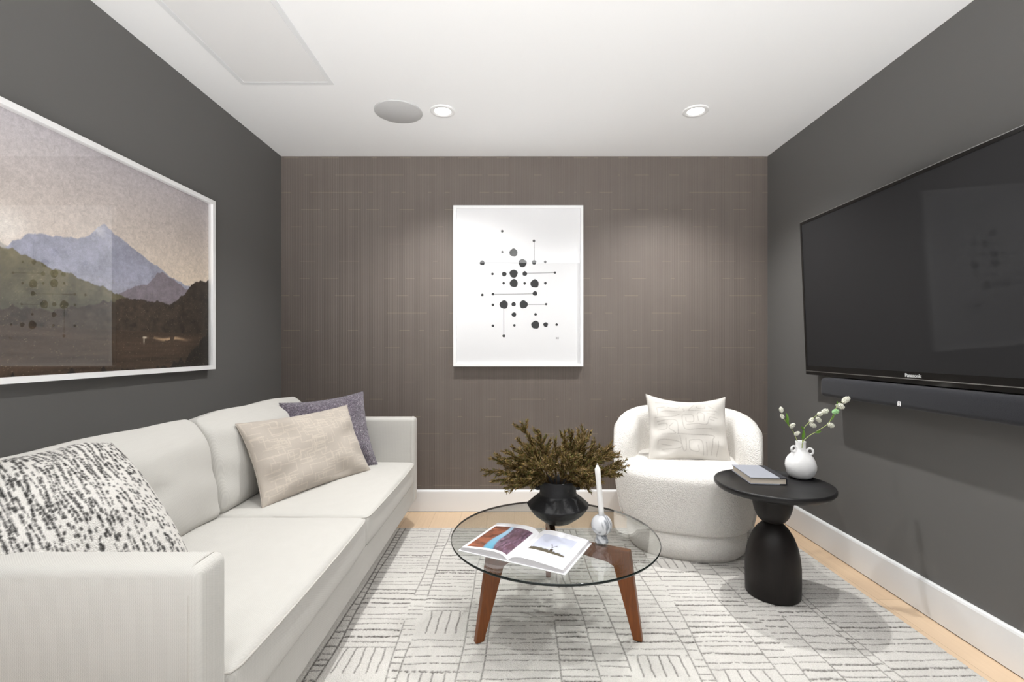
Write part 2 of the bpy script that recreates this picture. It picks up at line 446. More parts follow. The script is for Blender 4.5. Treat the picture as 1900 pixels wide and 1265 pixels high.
M['dark_leg'] = plain('dark_sofa_foot', rgb(38, 30, 24), 0.5, 0.4)

# ------------------------------------------------------------------ room shell
struct('floor', *box(XL - 0.1, XR + 0.1, YF, YB + 0.1, -0.08, 0.0), M['oak'])
struct('ceiling', *box(XL - 0.1, XR + 0.1, YF, YB + 0.1, H, H + 0.1), M['ceiling'])
struct('wall_back', *box(XL - 0.1, XR + 0.1, YB, YB + 0.1, 0, H), M['wallpaper'])
struct('wall_left', *box(XL - 0.1, XL, YF, YB, 0, H), M['wall'])
struct('wall_right', *box(XR, XR + 0.1, YF, YB, 0, H), M['wall'])
def baseboard(name, a, b, n):
    """a->b along the wall foot, n = direction into the room"""
    a = np.array(a); b = np.array(b); n = np.array(n)
    prof = [(0, 0.004), (0.016, 0.004), (0.016, 0.138), (0.013, 0.146), (0.008, 0.150), (0, 0.150)]
    V = []
    for e in (a, b):
        for (d, z) in prof: V.append([e[0] + n[0] * d, e[1] + n[1] * d, z])
    k = len(prof); Fc = [(i, (i + 1) % k, (i + 1) % k + k, i + k) for i in range(k)] + [tuple(range(k)), tuple(range(k, 2 * k))[::-1]]
    struct(name, V, Fc, M['trim'])
    g = [[*(a[:2]), 0.0], [*(b[:2]), 0.0], [*(b[:2] + n[:2] * 0.013), 0.0], [*(a[:2] + n[:2] * 0.013), 0.0]]
    V2 = g + [[p[0], p[1], 0.0045] for p in g]  # dark strip filling the gap under the board, its shade put into the colour
    o = struct('gap_shade_1' if 'back' in name else ('gap_shade_2' if 'left' in name else 'gap_shade_3'), V2, [(0, 1, 2, 3), (4, 7, 6, 5), (0, 4, 5, 1), (1, 5, 6, 2), (2, 6, 7, 3), (3, 7, 4, 0)], M['dark_gap'])
baseboard('baseboard_back', (XL, YB), (XR, YB), (0, -1))
baseboard('baseboard_left', (XL, YF), (XL, YB - 0.017), (1, 0))
baseboard('baseboard_right', (XR, YF), (XR, YB - 0.017), (-1, 0))

# ceiling access panel with slim frame
t_ = empty('ceiling_panel', (-1.13, 1.75, H), 0, 'long white flush rectangular panel in the ceiling over the sofa side', 'ceiling panel')
x0, x1, y0, y1 = -1.362, -0.902, 1.0, 2.382
g = G()
for b in (box(x0, x1, y1 - 0.022, y1, H - 0.003, H), box(x0, x1, y0, y0 + 0.022, H - 0.003, H), box(x0, x0 + 0.022, y0 + 0.022, y1 - 0.022, H - 0.003, H), box(x1 - 0.022, x1, y0 + 0.022, y1 - 0.022, H - 0.003, H)): g.add(*b)
mesh('panel_frame', *g.out(), M['trim'], t_, False, world_space=True)
mesh('panel', *box(x0 + 0.025, x1 - 0.025, y0 + 0.025, y1 - 0.025, H - 0.0022, H), M['panelwhite'], t_, False, world_space=True)
# ceiling speaker
o = mesh('ceiling_speaker', *lathe([(0.0001, 0), (0.131, 0), (0.131, -0.004), (0.127, -0.006), (0.0001, -0.006)][::-1], 64), M['grille'], origin=(0, 0, 0)); o.location = (-0.648, 2.66, H)
tag(o, 'round pale grey ceiling speaker grille left of the downlight', 'ceiling speaker')
# downlights
def downlight(x, y, label):
    t_ = empty('recessed_downlight', (x, y, H), 0, label, 'downlight', 'recessed ceiling downlights')
    mesh('trim_ring', *lathe([(0.046, 0.0), (0.070, 0.0), (0.070, -0.003), (0.066, -0.006), (0.050, -0.007), (0.046, -0.004)], 48, cap=False), M['frame_white'], t_)
    mesh('lens', *lathe([(0.0001, -0.002), (0.046, -0.002), (0.046, 0.0), (0.0001, 0)], 48), M['lens'], t_)
downlight(*LIGHTS[0][:2], 'round white lit downlight beside the round ceiling speaker')
downlight(*LIGHTS[1][:2], 'round white lit downlight alone at the right, above the armchair side')

# ------------------------------------------------------------------ framed print on the back wall
t_ = empty('framed_print', (0.024, YB, 0.995), 0, 'white framed abstract print of black dots and lines on taupe wall', 'picture')
fx0, fx1, fz0, fz1 = -0.4175, 0.4665, 0.997, 2.092
def frame4(x0, x1, z0, z1, w, ya, yb):
    g = G()
    V = []; 
    for (yy_) in (ya, yb):
        for (a, b) in ((x0, z0), (x1, z0), (x1, z1), (x0, z1)): V.append((a, yy_, b))
        for (a, b) in ((x0 + w, z0 + w), (x1 - w, z0 + w), (x1 - w, z1 - w), (x0 + w, z1 - w)): V.append((a, yy_, b))
    Fc = []
    for i in range(4):
        j = (i + 1) % 4
        Fc += [(i, j, 4 + j, 4 + i), (8 + j, 8 + i, 12 + i, 12 + j), (i + 8, j + 8, j, i), (4 + i, 4 + j, 12 + j, 12 + i)]
    return np.array(V, dtype=float), Fc
mesh('frame', *frame4(fx0, fx1, fz0, fz1, 0.019, YB - 0.038, YB - 0.001), M['frame_white'], t_, False, world_space=True)
# print: sheet + ink discs and lines in one mesh, two materials
yp = YB - 0.018
V, Fc = box(fx0 + 0.019, fx1 - 0.019, yp, yp + 0.005, fz0 + 0.019, fz1 - 0.019)
V = [tuple(v) for v in V]; Fc = list(Fc); mi = [0] * len(Fc)
def cp(cx_, cy_):   # crop pixel -> wall point
    px = 820 + cx_ * 290 / 1079.0; py = 360 + cy_ * 340 / 1265.0
    q = at(px, py, yp); return q[0], q[2]
K = (290 / 1079.0) * yp / F
rr_ = random.Random(3)
def disc(cx_, cy_, r):
    x, z = cp(cx_, cy_); b = len(V); n = 22; ph = rr_.random() * 6
    for j in range(n):
        a = 2 * PI * j / n; q = r * K * (1 + 0.05 * math.sin(3 * a + ph) + 0.03 * math.sin(5 * a))
        V.append((x + q * math.cos(a), yp - 0.0006, z + q * math.sin(a)))
    Fc.append(tuple(range(b, b + n))); mi.append(1)
def rule(x0, y0, x1, y1, w=1.6):
    a = cp(x0, y0); c = cp(x1, y1); dx, dz = c[0] - a[0], c[1] - a[1]; L = math.hypot(dx, dz); nx, nz = -dz / L * w * K, dx / L * w * K; b = len(V)
    for (p, s_) in ((a, 1), (c, 1), (c, -1), (a, -1)): V.append((p[0] + nx * s_, yp - 0.0004, p[1] + nz * s_))
    Fc.append((b, b + 1, b + 2, b + 3)); mi.append(2)
for d in [(416, 256, 9), (635, 323, 9), (417, 399, 8), (494, 404, 28), (278, 475, 17), (557, 476, 28), (636, 471, 16), (713, 468, 9), (349, 551, 9), (430, 552, 16), (495, 549, 28), (572, 549, 16), (780, 542, 8), (426, 615, 9), (496, 615, 28), (571, 616, 9), (640, 618, 29), (714, 615, 9), (279, 696, 9), (352, 691, 9), (642, 686, 16), (352, 765, 9), (427, 763, 29), (495, 760, 15), (564, 762, 28), (719, 760, 8), (497, 832, 16), (646, 830, 9), (352, 909, 9), (500, 906, 9), (645, 902, 28), (716, 901, 16), (792, 901, 9), (427, 979, 10)]: disc(*d)
for l in [(636, 323, 637, 471), (278, 474, 557, 475), (572, 547, 780, 542), (352, 691, 642, 688), (564, 762, 719, 761), (426, 763, 427, 979)]: rule(*l)
for l in [(787, 987, 794, 1001), (794, 987, 787, 1001), (799, 987, 806, 1001), (806, 987, 799, 1001), (794, 994, 800, 994)]: rule(*l, w=1.0)
mesh('print', V, Fc, None, t_, False, world_space=True, mats=[M['paper'], M['ink'], M['ink_soft']], midx=mi)
mesh('glass_pane', [(fx0 + .019, YB - .028, fz0 + .019), (fx1 - .019, YB - .028, fz0 + .019), (fx1 - .019, YB - .028, fz1 - .019), (fx0 + .019, YB - .028, fz1 - .019)], [(0, 1, 2, 3)], M['pane'], t_, False, world_space=True)

# ------------------------------------------------------------------ landscape painting on the left wall
py0, py1, pz0, pz1 = 0.93, 2.497, 1.012, 1.890
t_ = empty('framed_landscape', (XL, 1.7, pz0), 0, 'large white framed mountain lake landscape above the sofa', 'picture')
V, Fc = frame4(py0, py1, pz0, pz1, 0.020, 0, 1)
V2 = np.array([[XL + (0.040 if v[1] == 0 else 0.001), v[0], v[2]] for v in V])
mesh('frame', V2, Fc, M['frame_white'], t_, False, world_space=True)
a0, a1, b0, b1 = py0 + .02, py1 - .02, pz0 + .02, pz1 - .02
NU, NV = 640, 360
Y, Zc = np.meshgrid(np.linspace(a0, a1, NU), np.linspace(b0, b1, NV), indexing='ij')
n1 = fbm((NU, NV), (5, 3), 1, 6); n2 = fbm((NU, NV), (40, 24), 9, 4); n3 = fbm((NU, NV), (9, 5), 21, 6); fine = np.random.RandomState(5).rand(NU, NV)
e = (fbm((NU, 4), (60, 1), 33, 3)[:, :1] - 0.5)
def ridge(pts, rough=0.012, sharp=0.004):
    P = np.array(pts); z = np.interp(Y[:, 0], P[:, 0], P[:, 1])[:, None]
    z = z + e * rough * 2; return np.clip((z - Zc) / sharp, 0, 1)
def lay(img, m, c): return img * (1 - m[..., None]) + c * m[..., None]
tz = np.clip((Zc - 1.40) / 0.47, 0, 1); ty = np.clip((Y - 1.3) / 1.1, 0, 1)
sky = rgbn(232, 212, 186)[None, None] * (1 - tz[..., None]) + rgbn(190, 182, 186)[None, None] * tz[..., None]
sky = sky * (1 - 0.3 * (1 - ty[..., None])) + rgbn(205, 204, 214)[None, None] * 0.3 * (1 - ty[..., None])
img = sky * (0.86 + 0.2 * n1[..., None] + 0.07 * (n2[..., None] - .5))
cr = np.abs(fbm((NU, NV), (14, 8), 77, 3) - 0.5); crm = np.clip(1 - cr / 0.006, 0, 1) * 0.35; img = lay(img, crm, rgbn(150, 138, 132))
cloud = np.clip((n3 - 0.42) * 5, 0, 1) * np.exp(-((Zc - 1.50) / 0.06) ** 2) * np.clip((1.65 - Y) / .25, 0, 1); img = lay(img, cloud, rgbn(240, 234, 226))
m = ridge([(.9, 1.40), (1.30, 1.50), (1.45, 1.47), (1.52, 1.43), (1.7, 1.3), (2.5, 1.2)]); img = lay(img, m, rgbn(172, 166, 158) * (0.8 + 0.4 * n2[..., None]))
m = ridge([(.9, 1.2), (1.4, 1.38), (1.50, 1.448), (1.56, 1.498), (1.62, 1.512), (1.72, 1.515), (1.78, 1.54), (1.82, 1.585), (1.853, 1.600), (1.90, 1.575), (2.0, 1.535), (2.12, 1.49), (2.22, 1.45), (2.316, 1.428), (2.5, 1.40)], 0.010)
sh_ = fbm((NU, NV), (22, 10), 141, 5)[..., None]; hz_ = np.clip((1.42 - Zc) / .12, 0, 1)[..., None]; mc = rgbn(152, 154, 174)[None, None] * (0.62 + 0.45 * n2[..., None] + 0.36 * sh_) * (1 - hz_ * .35) + rgbn(186, 182, 190) * hz_ * .35; img = lay(img, m, mc)
sn = m * np.clip((n3 - 0.5) * 8, 0, 1) * np.exp(-((Y - 1.80) / .05) ** 2 - ((Zc - 1.55) / .05) ** 2); img = lay(img, sn, rgbn(228, 226, 230))
m = ridge([(1.8, 1.30), (1.93, 1.345), (2.0, 1.385), (2.06, 1.40), (2.12, 1.455), (2.154, 1.468), (2.20, 1.455), (2.26, 1.43), (2.33, 1.405), (2.5, 1.36)]); img = lay(img, m, rgbn(128, 118, 128) * (0.75 + 0.5 * n2[..., None]))
m = ridge([(.9, 1.50), (1.25, 1.49), (1.455, 1.445), (1.55, 1.425), (1.625, 1.405), (1.75, 1.375), (1.865, 1.352), (1.943, 1.330), (2.1, 1.29), (2.5, 1.2)], 0.012)
hg = np.clip((1.44 - Zc) / .25, 0, 1)[..., None]; hc = rgbn(112, 104, 72)[None, None] * (1 - hg) + rgbn(52, 52, 42)[None, None] * hg; img = lay(img, m, hc * (0.25 + 0.8 * n2[..., None] + 0.75 * sh_))
m = ridge([(.9, 1.22), (1.7, 1.26), (1.95, 1.325), (2.08, 1.335), (2.17, 1.330), (2.223, 1.337), (2.28, 1.375), (2.34, 1.425), (2.41, 1.465), (2.50, 1.482)], 0.016)
img = lay(img, m, rgbn(56, 45, 34)[None, None] * (0.0 + 0.9 * n2[..., None] + 1.1 * fbm((NU, NV), (70, 50), 171, 3)[..., None]) * (1.15 - 0.6 * np.clip((Y - 2.1) / .4, 0, 1))[..., None])
m = np.clip((1.196 - Zc + e * 0.004) / 0.004, 0, 1); wt = fbm((NU, NV), (6, 60), 91, 3)
img = lay(img, m, (rgbn(74, 57, 42)[None, None] * (0.40 + 0.9 * wt[..., None])) * (1 - 0.35 * np.clip((Y - 2.2) / .3, 0, 1))[..., None])
m = np.exp(-((Zc - 1.165 - 0.004 * np.sin(Y * 40)) / .006) ** 2) * np.exp(-((Y - 2.20) / .09) ** 2) * (n2 > .42); img = lay(img, np.clip(m, 0, .8), rgbn(196, 160, 118))
m = np.exp(-((Y - 2.05) / .010) ** 4 - ((Zc - 1.168) / .004) ** 4) + .6 * np.exp(-((Y - 2.046) / .003) ** 2 - ((Zc - 1.155) / .012) ** 2); img = lay(img, np.clip(m, 0, .75), rgbn(222, 206, 178))
m = ridge([(.9, 1.0), (2.1, 1.03), (2.2, 1.055), (2.3, 1.075), (2.38, 1.11), (2.44, 1.20), (2.5, 1.24)], 0.04); img = lay(img, m, rgbn(30, 26, 20) * (0.6 + 0.8 * n2[..., None]))
spk = (fine > 0.975) * (Zc < 1.40) * 0.45 * np.random.RandomState(6).rand(NU, NV) ** 2; img = lay(img, spk, rgbn(176, 158, 120))
g_ = img.mean(-1, keepdims=True); img = g_ + (img - g_) * 0.82; img = img * (0.86 + 0.28 * fbm((NU, NV), (150, 90), 123, 2)[..., None])
img = np.clip(img * 1.12 * (0.90 + 0.20 * fine[..., None]), 0.004, 1)
P = np.stack([np.full_like(Y, XL + 0.016), Y, Zc], -1).reshape(-1, 3)
mesh('canvas_print', P, gridfaces(NU, NV), M['painting'], t_, False, world_space=True, col=img.reshape(-1, 3))
mesh('glass_pane', [(XL + .028, a0, b0), (XL + .028, a1, b0), (XL + .028, a1, b1), (XL + .028, a0, b1)], [(0, 1, 2, 3)], M['pane'], t_, False, world_space=True)

# ------------------------------------------------------------------ rug
rx0, rx1, ry0, ry1, RT = -0.770, 1.585, -0.05, 2.95, 0.012
RES = 0.003
cv = Canvas(rx1 - rx0, ry1 - ry0, RES)
rnd_ = random.Random(21)
cols = [0.016, 0.052, 0.30, 0.355, 0.545, 0.60, 0.86, 0.985, 1.12, 1.37, 1.43, 1.62, 1.69, 1.80, 1.99, 2.05, 2.307]
cols = [c_ + 0.048 for c_ in cols]
RW, RH = rx1 - rx0, ry1 - ry0
def wob(amp, k):
    ph = [rnd_.random() * 6.28 for _ in range(3)]
    return lambda s_: amp * (math.sin(s_ * k + ph[0]) + .6 * math.sin(s_ * k * 2.3 + ph[1]) + .3 * math.sin(s_ * k * 5.1 + ph[2])) / 1.9
colw = [wob(0.006 if c_ in (cols[0], cols[-1]) else 0.012, 3.0) for c_ in cols]
def colx(i, y): return cols[i] + colw[i](y) + (0.03 * math.sin(y * 0.9 + i) if 1 < i < len(cols) - 1 else 0)
for i in range(len(cols) - 1):
    y = 0.0; strength = 1.0 if i < 2 else rnd_.uniform(0.75, 1.0)
    while y < RH:                               # column boundary, here and there missing
        L = rnd_.uniform(0.15, 0.6)
        if rnd_.random() < (0.95 if i < 2 else 0.78):
            q = [(colx(i, yy_), yy_) for yy_ in np.arange(y, min(RH, y + L), 0.01)]
            if len(q) > 1: cv.line(q, 0.0032 if i < 2 else 0.0024, strength, 0.0008, 0.5)
        y += L
    y = 0.01 + rnd_.random() * 0.03
    w_ = cols[i + 1] - cols[i]
    while y < RH:
        if w_ > 0.1 and rnd_.random() < 0.05:   # a patch of lengthwise strokes
            L = rnd_.uniform(0.10, 0.17)
            n = max(2, int(w_ / 0.036))
            for k_ in range(1, n):
                wf = wob(0.004, 25)
                cv.line([(colx(i, y + s_) + (colx(i + 1, y + s_) - colx(i, y + s_)) * k_ / n + wf(s_), y + s_) for s_ in np.arange(0.006, L, 0.008)], 0.0026, 0.9, 0.001, 0.4)
            y += L
        wf = wob(0.0045, 14); xa = colx(i, y); xb = colx(i + 1, y); st = rnd_.uniform(0.8, 1.0); fz = rnd_.random()
        pts = []
        for s_ in np.arange(xa + 0.002, xb - 0.002, 0.006):
            if rnd_.random() < 0.05:
                if len(pts) > 1: cv.line(pts, 0.0027 if fz < .75 else 0.0045, st, 0.0012 if fz < .75 else 0.003, 0.5)
                pts = []
            else: pts.append((s_, y + wf(s_)))
        if len(pts) > 1: cv.line(pts, 0.0027 if fz < .75 else 0.0045, st, 0.0012 if fz < .75 else 0.003, 0.5)
        y += rnd_.uniform(0.026, 0.052)
ink = cv.a; nu, nv = ink.shape
gx = np.linspace(rx0, rx1, nu); gy = np.linspace(ry0, ry1, nv); GX, GY = np.meshgrid(gx, gy, indexing='ij')
tone = fbm((nu, nv), (24, 30), 50, 3); fi = np.random.RandomState(8).rand(nu, nv)
base = rgbn(219, 216, 211)[None, None] * (0.90 + 0.16 * tone[..., None] + 0.06 * (fi[..., None] - .5))
cimg = base * (1 - ink[..., None] * 0.95) + rgbn(54, 46, 39)[None, None] * ink[..., None] * 0.95
ed = np.minimum(np.minimum(GX - rx0, rx1 - GX), np.minimum(GY - ry0, ry1 - GY))
zt = RT * np.clip(ed / 0.006, 0, 1) ** 0.5 - 0.0030 * ink + 0.0022 * (fi - 0.5) + 0.002 * tone
zt = np.maximum(zt, 0.001)
Pt = np.stack([GX, GY, zt], -1).reshape(-1, 3)
o = mesh('area_rug', Pt, gridfaces(nu, nv), M['rug'], None, True, col=cimg.reshape(-1, 3)); tag(o, 'cream pile area rug with hand drawn grey brown line pattern', 'rug')
RZ = 0.013

# ------------------------------------------------------------------ sofa
SX = -0.660                                  # front plane
SA, SB = 1.000, 3.235                        # outer faces of the near and the far arm
sofa = empty('sofa', (-1.13, 2.11, 0), 0, 'long cream woven three seat sofa against the left wall', 'sofa')
def sag(Q, h):
    return Q
mesh('base_frame', *rbox((XL + 0.02 + SX - 0.006) / 2, (SA + SB) / 2, 0.170, SX - 0.006 - XL - 0.02, SB - SA - 0.15, 0.135, 0.008, 3, 4), M['sofa'], sofa, world_space=True)
mesh('back_frame', *rbox(XL + 0.05, (SA + SB) / 2, 0.42, 0.16, SB - SA - 0.16, 0.44, 0.02, 3, 4), M['sofa'], sofa, world_space=True)
for (ya, yb, nm) in ((SA, SA + 0.100, 'near'), (SB - 0.100, SB, 'far')):
    a_ = mesh('arm', *rbox((XL - 0.03 + SX) / 2, (ya + yb) / 2, 0.380, SX - XL + 0.03, yb - ya, 0.562, 0.022, 5, 8, puff=(0, 0.004, 0)), M['sofa'], sofa, world_space=True)
    # welt outlining the front panel of the arm
    for (yy_, s_) in ((ya + 0.004, -1), (yb - 0.004, 1)):
        pts = catmull([(SX - 0.024, yy_ - s_ * -0.002, 0.11), (SX - 0.024, yy_ + s_ * 0.003, 0.40), (SX - 0.024, yy_ + s_ * 0.002, 0.60), (SX - 0.024, yy_ - s_ * 0.002, 0.642), (SX - 0.024, yy_ - s_ * 0.015, 0.6605), (SX - 0.024, yy_ - s_ * 0.045, 0.6620)], 5)
        mesh('welt', *tube(pts, 0.0026, 6), M['sofa_pipe'], a_, world_space=True)
ym = (SA + SB) / 2; ca, cb = SA + 0.102, SB - 0.102
rl = [(ca, ym - 0.001), (ym + 0.001, cb)]
for q, (ya, yb) in enumerate(rl):
    cxm = (SX + 0.004 + XL + 0.14) / 2; w_ = SX + 0.004 - XL - 0.14; cyc = (ya + yb) / 2; ly_ = yb - ya
    def seat_fn(Q, h, q=q):
        t0 = Q[:, 0] / h[0]; t1 = Q[:, 1] / h[1]
        up_ = Q[:, 2] > 0
        Q[:, 2] += np.where(up_, 0.003 * np.sin(Q[:, 1] * 9 + q) * (1 - t1 ** 2), 0)
        Q[:, 0] += np.where(t0 > 0.9, 0.008 * (1 - t1 ** 4), 0)
        return Q
    c_ = mesh('seat_cushion', *rbox(cxm, cyc, 0.305, w_, ly_, 0.142, 0.026, 5, (16, 22, 4), puff=(0, 0, 0.028), p=3.0, fn=seat_fn), M['sofa'], sofa, world_space=True)
    xf = SX + 0.003
    for zz in (0.366,):
        pts = [(xf - 0.42, ya + 0.004, zz + 0.004), (xf - 0.03, ya + 0.004, zz), (xf - 0.006, ya + 0.012, zz), (xf + 0.003, ya + 0.04, zz)] + [(xf + 0.003 + 0.008 * (1 - (2 * s_ - 1) ** 4), ya + 0.04 + (ly_ - 0.08) * s_, zz + 0.001 * math.sin(9 * s_)) for s_ in np.linspace(0.05, 0.95, 16)] + [(xf + 0.003, yb - 0.04, zz), (xf - 0.006, yb - 0.012, zz), (xf - 0.03, yb - 0.004, zz), (xf - 0.42, yb - 0.004, zz + 0.004)]
        mesh('piping', *tube(pts, 0.0034, 6), M['sofa_pipe'], c_, world_space=True)
# back cushions (leaning, soft)
def back_cushion(ya, yb, seed, dz=0.0):
    n1_ = np.random.RandomState(seed).rand(6) * 6
    hy = (yb - ya) / 2; hx, hz = 0.085, 0.222
    def fn(Q, h):
        u = Q[:, 1] / h[1]; w = Q[:, 2] / h[2]
        Q[:, 1] *= 1 - 0.018 * (1 - np.abs(w) ** 3) * 0 - 0.02 * np.clip(w, 0, 1) ** 4
        Q[:, 2] += 0.012 * np.clip(w, 0, 1) * (1 - u ** 4) + 0.003 * np.sin(u * 7 + n1_[0]) * np.clip(w, 0, 1)
        f = np.clip(Q[:, 0] / h[0], 0, 1.5)
        # soft dents and drag lines
        Q[:, 0] -= f * 0.012 * np.exp(-((u - 0.12) / .16) ** 2 - ((w + 0.05) / .12) ** 2)
        Q[:, 0] += f * 0.0035 * np.sin(u * 13 + n1_[1] + w * 3) * np.clip(np.abs(w), 0, 1)
        Q[:, 0] += f * 0.004 * np.sin(w * 9 + n1_[2] + u * 4) * np.clip(np.abs(u), 0, 1) ** 2
        # top edge pinched to a thin crown
        k_ = np.clip((w - 0.55) / 0.45, 0, 1); Q[:, 0] *= 1 - 0.62 * k_ ** 1.3
        a = math.radians(-11); X_, Z_ = Q[:, 0].copy(), Q[:, 2].copy()
        Q[:, 0] = X_ * math.cos(a) + Z_ * math.sin(a); Q[:, 2] = -X_ * math.sin(a) + Z_ * math.cos(a)
        return Q
    return rbox(-1.412, (ya + yb) / 2, 0.585 + dz, 2 * hx, 2 * hy, 2 * hz, 0.034, 6, (5, 26, 16), puff=(0.060, 0, 0), p=3.0, fn=fn)
for q, (ya, yb) in enumerate(rl):
    c_ = mesh('back_cushion', *back_cushion(ya + 0.004, yb - 0.004, 5 + q), M['sofa'], sofa, world_space=True)
for (x, y) in ((-1.45, 1.03), (-0.80, 1.03), (-1.45, 2.92), (-0.80, 2.92)):
    mesh('leg', *lathe([(0.014, 0.0), (0.022, 0.176)], 16, (x, y, 0.0)), M['dark_leg'], sofa, world_space=True)

# ------------------------------------------------------------------ pillows
def pillow(name, W_, H_, T_, centre, xdir, updir, mat, colfn, label, res=0.004, seed=1, pinch=0.09, wr=0.004, bend=None, pw=2.4, corner=0.0, group=None):
    nu_ = int(W_ / res) | 1; nv_ = int(H_ / res) | 1
    u, v = np.meshgrid(np.linspace(-1, 1, nu_), np.linspace(-1, 1, nv_), indexing='ij')
    fu = (1 - np.abs(u) ** pw); fv = (1 - np.abs(v) ** pw)
    th = T_ / 2 * np.clip(fu * fv, 0, 1) ** 0.52
    xx = u * W_ / 2 * (1 - pinch * (1 - v ** 2) * np.abs(u) ** 2.2)
    yy_ = v * H_ / 2 * (1 - pinch * (1 - u ** 2) * np.abs(v) ** 2.2)
    rs = np.random.RandomState(seed); ph = rs.rand(8) * 6.28
    r_ = np.sqrt(u ** 2 + v ** 2); ang = np.arctan2(v, u)
    wrk = wr * (np.sin(ang * 9 + ph[0]) * np.clip(r_ - .45, 0, 1) * 1.6 + 0.7 * np.sin(u * 6 + v * 4 + ph[1]) + 0.5 * np.sin(u * 3 - v * 8 + ph[2])) * np.clip(fu * fv * 3, 0, 1)
    xa = Vector(xdir).normalized(); ub = Vector(updir); ub = (ub - xa * ub.dot(xa)).normalized(); nn = xa.cross(ub)
    front = np.stack([xx, yy_, th + wrk], -1).reshape(-1, 3); back = np.stack([xx, yy_, -th + wrk * .5], -1).reshape(-1, 3)
    P = np.concatenate([front, back])
    if bend is not None: P = bend(P, W_, H_)
    R = np.array([tuple(xa), tuple(ub), tuple(nn)])
    P = P @ R
    # empty not needed: the body is the thing, the seam is its part
    Fq = np.concatenate([gridfaces(nu_, nv_), gridfaces(nu_, nv_, nu_ * nv_, True)])
    # weld the rim: map the back rim vertices on the front ones
    idx = np.arange(2 * nu_ * nv_); rim = np.zeros((nu_, nv_), bool); rim[0] = rim[-1] = True; rim[:, 0] = rim[:, -1] = True
    rimi = np.nonzero(rim.ravel())[0]; idx[rimi + nu_ * nv_] = rimi
    Fq = idx[Fq]; used = np.zeros(len(P), bool); used[Fq.ravel()] = True; remap = np.cumsum(used) - 1
    colr = colfn(nu_, nv_, W_, H_); colr = np.concatenate([colr.reshape(-1, 3), colr.reshape(-1, 3)])[used]
    o = mesh(name, P[used], remap[Fq], mat, None, True, col=colr); o.location = centre; WM[o.name] = Matrix.Translation(centre)
    tag(o, label, 'pillow', group)
    # piped seam around the rim
    rim_loop = [(i, 0) for i in range(0, nu_, 6)] + [(nu_ - 1, j) for j in range(0, nv_, 6)] + [(i, nv_ - 1) for i in range(nu_ - 1, 0, -6)] + [(0, j) for j in range(nv_ - 1, 0, -6)]
    pts = [P[i * nv_ + j] for (i, j) in rim_loop]
    sm = np.mean(colr[:200], axis=0) * 0.9
    V_, F_ = tube(pts, 0.0022, 6, closed=True)
    mesh('seam', V_, F_, mat, o, True, col=np.tile(sm, (len(V_), 1)))
    return o
def quadframe(BL, BR, TL, TR):
    c = (BL + BR + TL + TR) / 4; xd = (BR - BL) + (TR - TL); ud = (TL - BL) + (TR - BR)
    return c, xd, ud, np.linalg.norm(xd) / 2, np.linalg.norm(ud) / 2

# tan lumbar pillow with off-white broken-grid embroidery
def tan_cols(nu_, nv_, W_, H_):
    res = W_ / (nu_ - 1); cv = Canvas(W_, H_, res); cv.a = np.zeros((nu_, nv_), dtype=np.float32); cv.nu, cv.nv = nu_, nv_
    r = random.Random(4)
    for k_ in range(95):
        x = r.uniform(0.02, W_ - .02); y = r.uniform(0.02, H_ - .02); pts = [(x, y)]; d = r.choice((0, 1))
        for s_ in range(r.randint(2, 5)):
            L = r.uniform(0.022, 0.065) * r.choice((-1, 1)) * (1.3 if d == 0 else 0.75)
            x, y = (x + L, y + r.uniform(-.006, .006)) if d == 0 else (x + r.uniform(-.006, .006), y + L)
            x = min(max(x, .01), W_ - .01); y = min(max(y, .01), H_ - .01)
            pts.append((x, y)); d = 1 - d
        cv.line(pts, 0.0014, 0.8, 0.0003, 0.4)
    n = fbm((nu_, nv_), (5, 3), 3, 3)[..., None]
    b = rgbn(184, 175, 165) * (0.93 + 0.14 * n); a = cv.a[..., None] * 0.75
    return b * (1 - a) + rgbn(226, 216, 200) * a
BL, BR, TL, TR = at(475, 937, 2.20 * KS), at(664, 872, 2.80 * KS), at(437, 792, 2.30 * KS), at(646, 755, 2.93 * KS)
c, xd, ud, w_, h_ = quadframe(BL, BR, TL, TR)
c = c + np.array([0.028, -0.01, 0.002])
pillow('throw_pillow', w_ * 1.03, h_ * 1.08, 0.14, tuple(c), xd, ud, M['pillow_tan'], tan_cols, 'tan lumbar pillow with off white broken line embroidery on the sofa', 0.0028, 2, 0.07, 0.007)
# mauve pillow behind it
def pur_cols(nu_, nv_, W_, H_):
    n = fbm((nu_, nv_), (60, 60), 14, 2)[..., None]; m_ = fbm((nu_, nv_), (6, 6), 15, 2)[..., None]
    return rgbn(120, 111, 124) * (0.65 + 0.5 * n + 0.3 * m_) + np.clip(n - .60, 0, 1) * 1.8 * rgbn(200, 195, 200)
BL, BR, TL, TR = at(548, 905, 2.70 * KS), at(702, 851, 3.02 * KS), at(508, 744, 2.76 * KS), at(659, 738, 3.06 * KS)
c, xd, ud, w_, h_ = quadframe(BL, BR, TL, TR)
pillow('throw_pillow', 0.47, 0.45, 0.15, tuple(c + np.array([0.015, 0.0, 0.0])), xd, ud, M['pillow_purple'], pur_cols, 'mauve grey nubby pillow leaning behind the tan pillow', 0.006, 5, 0.09, 0.006)
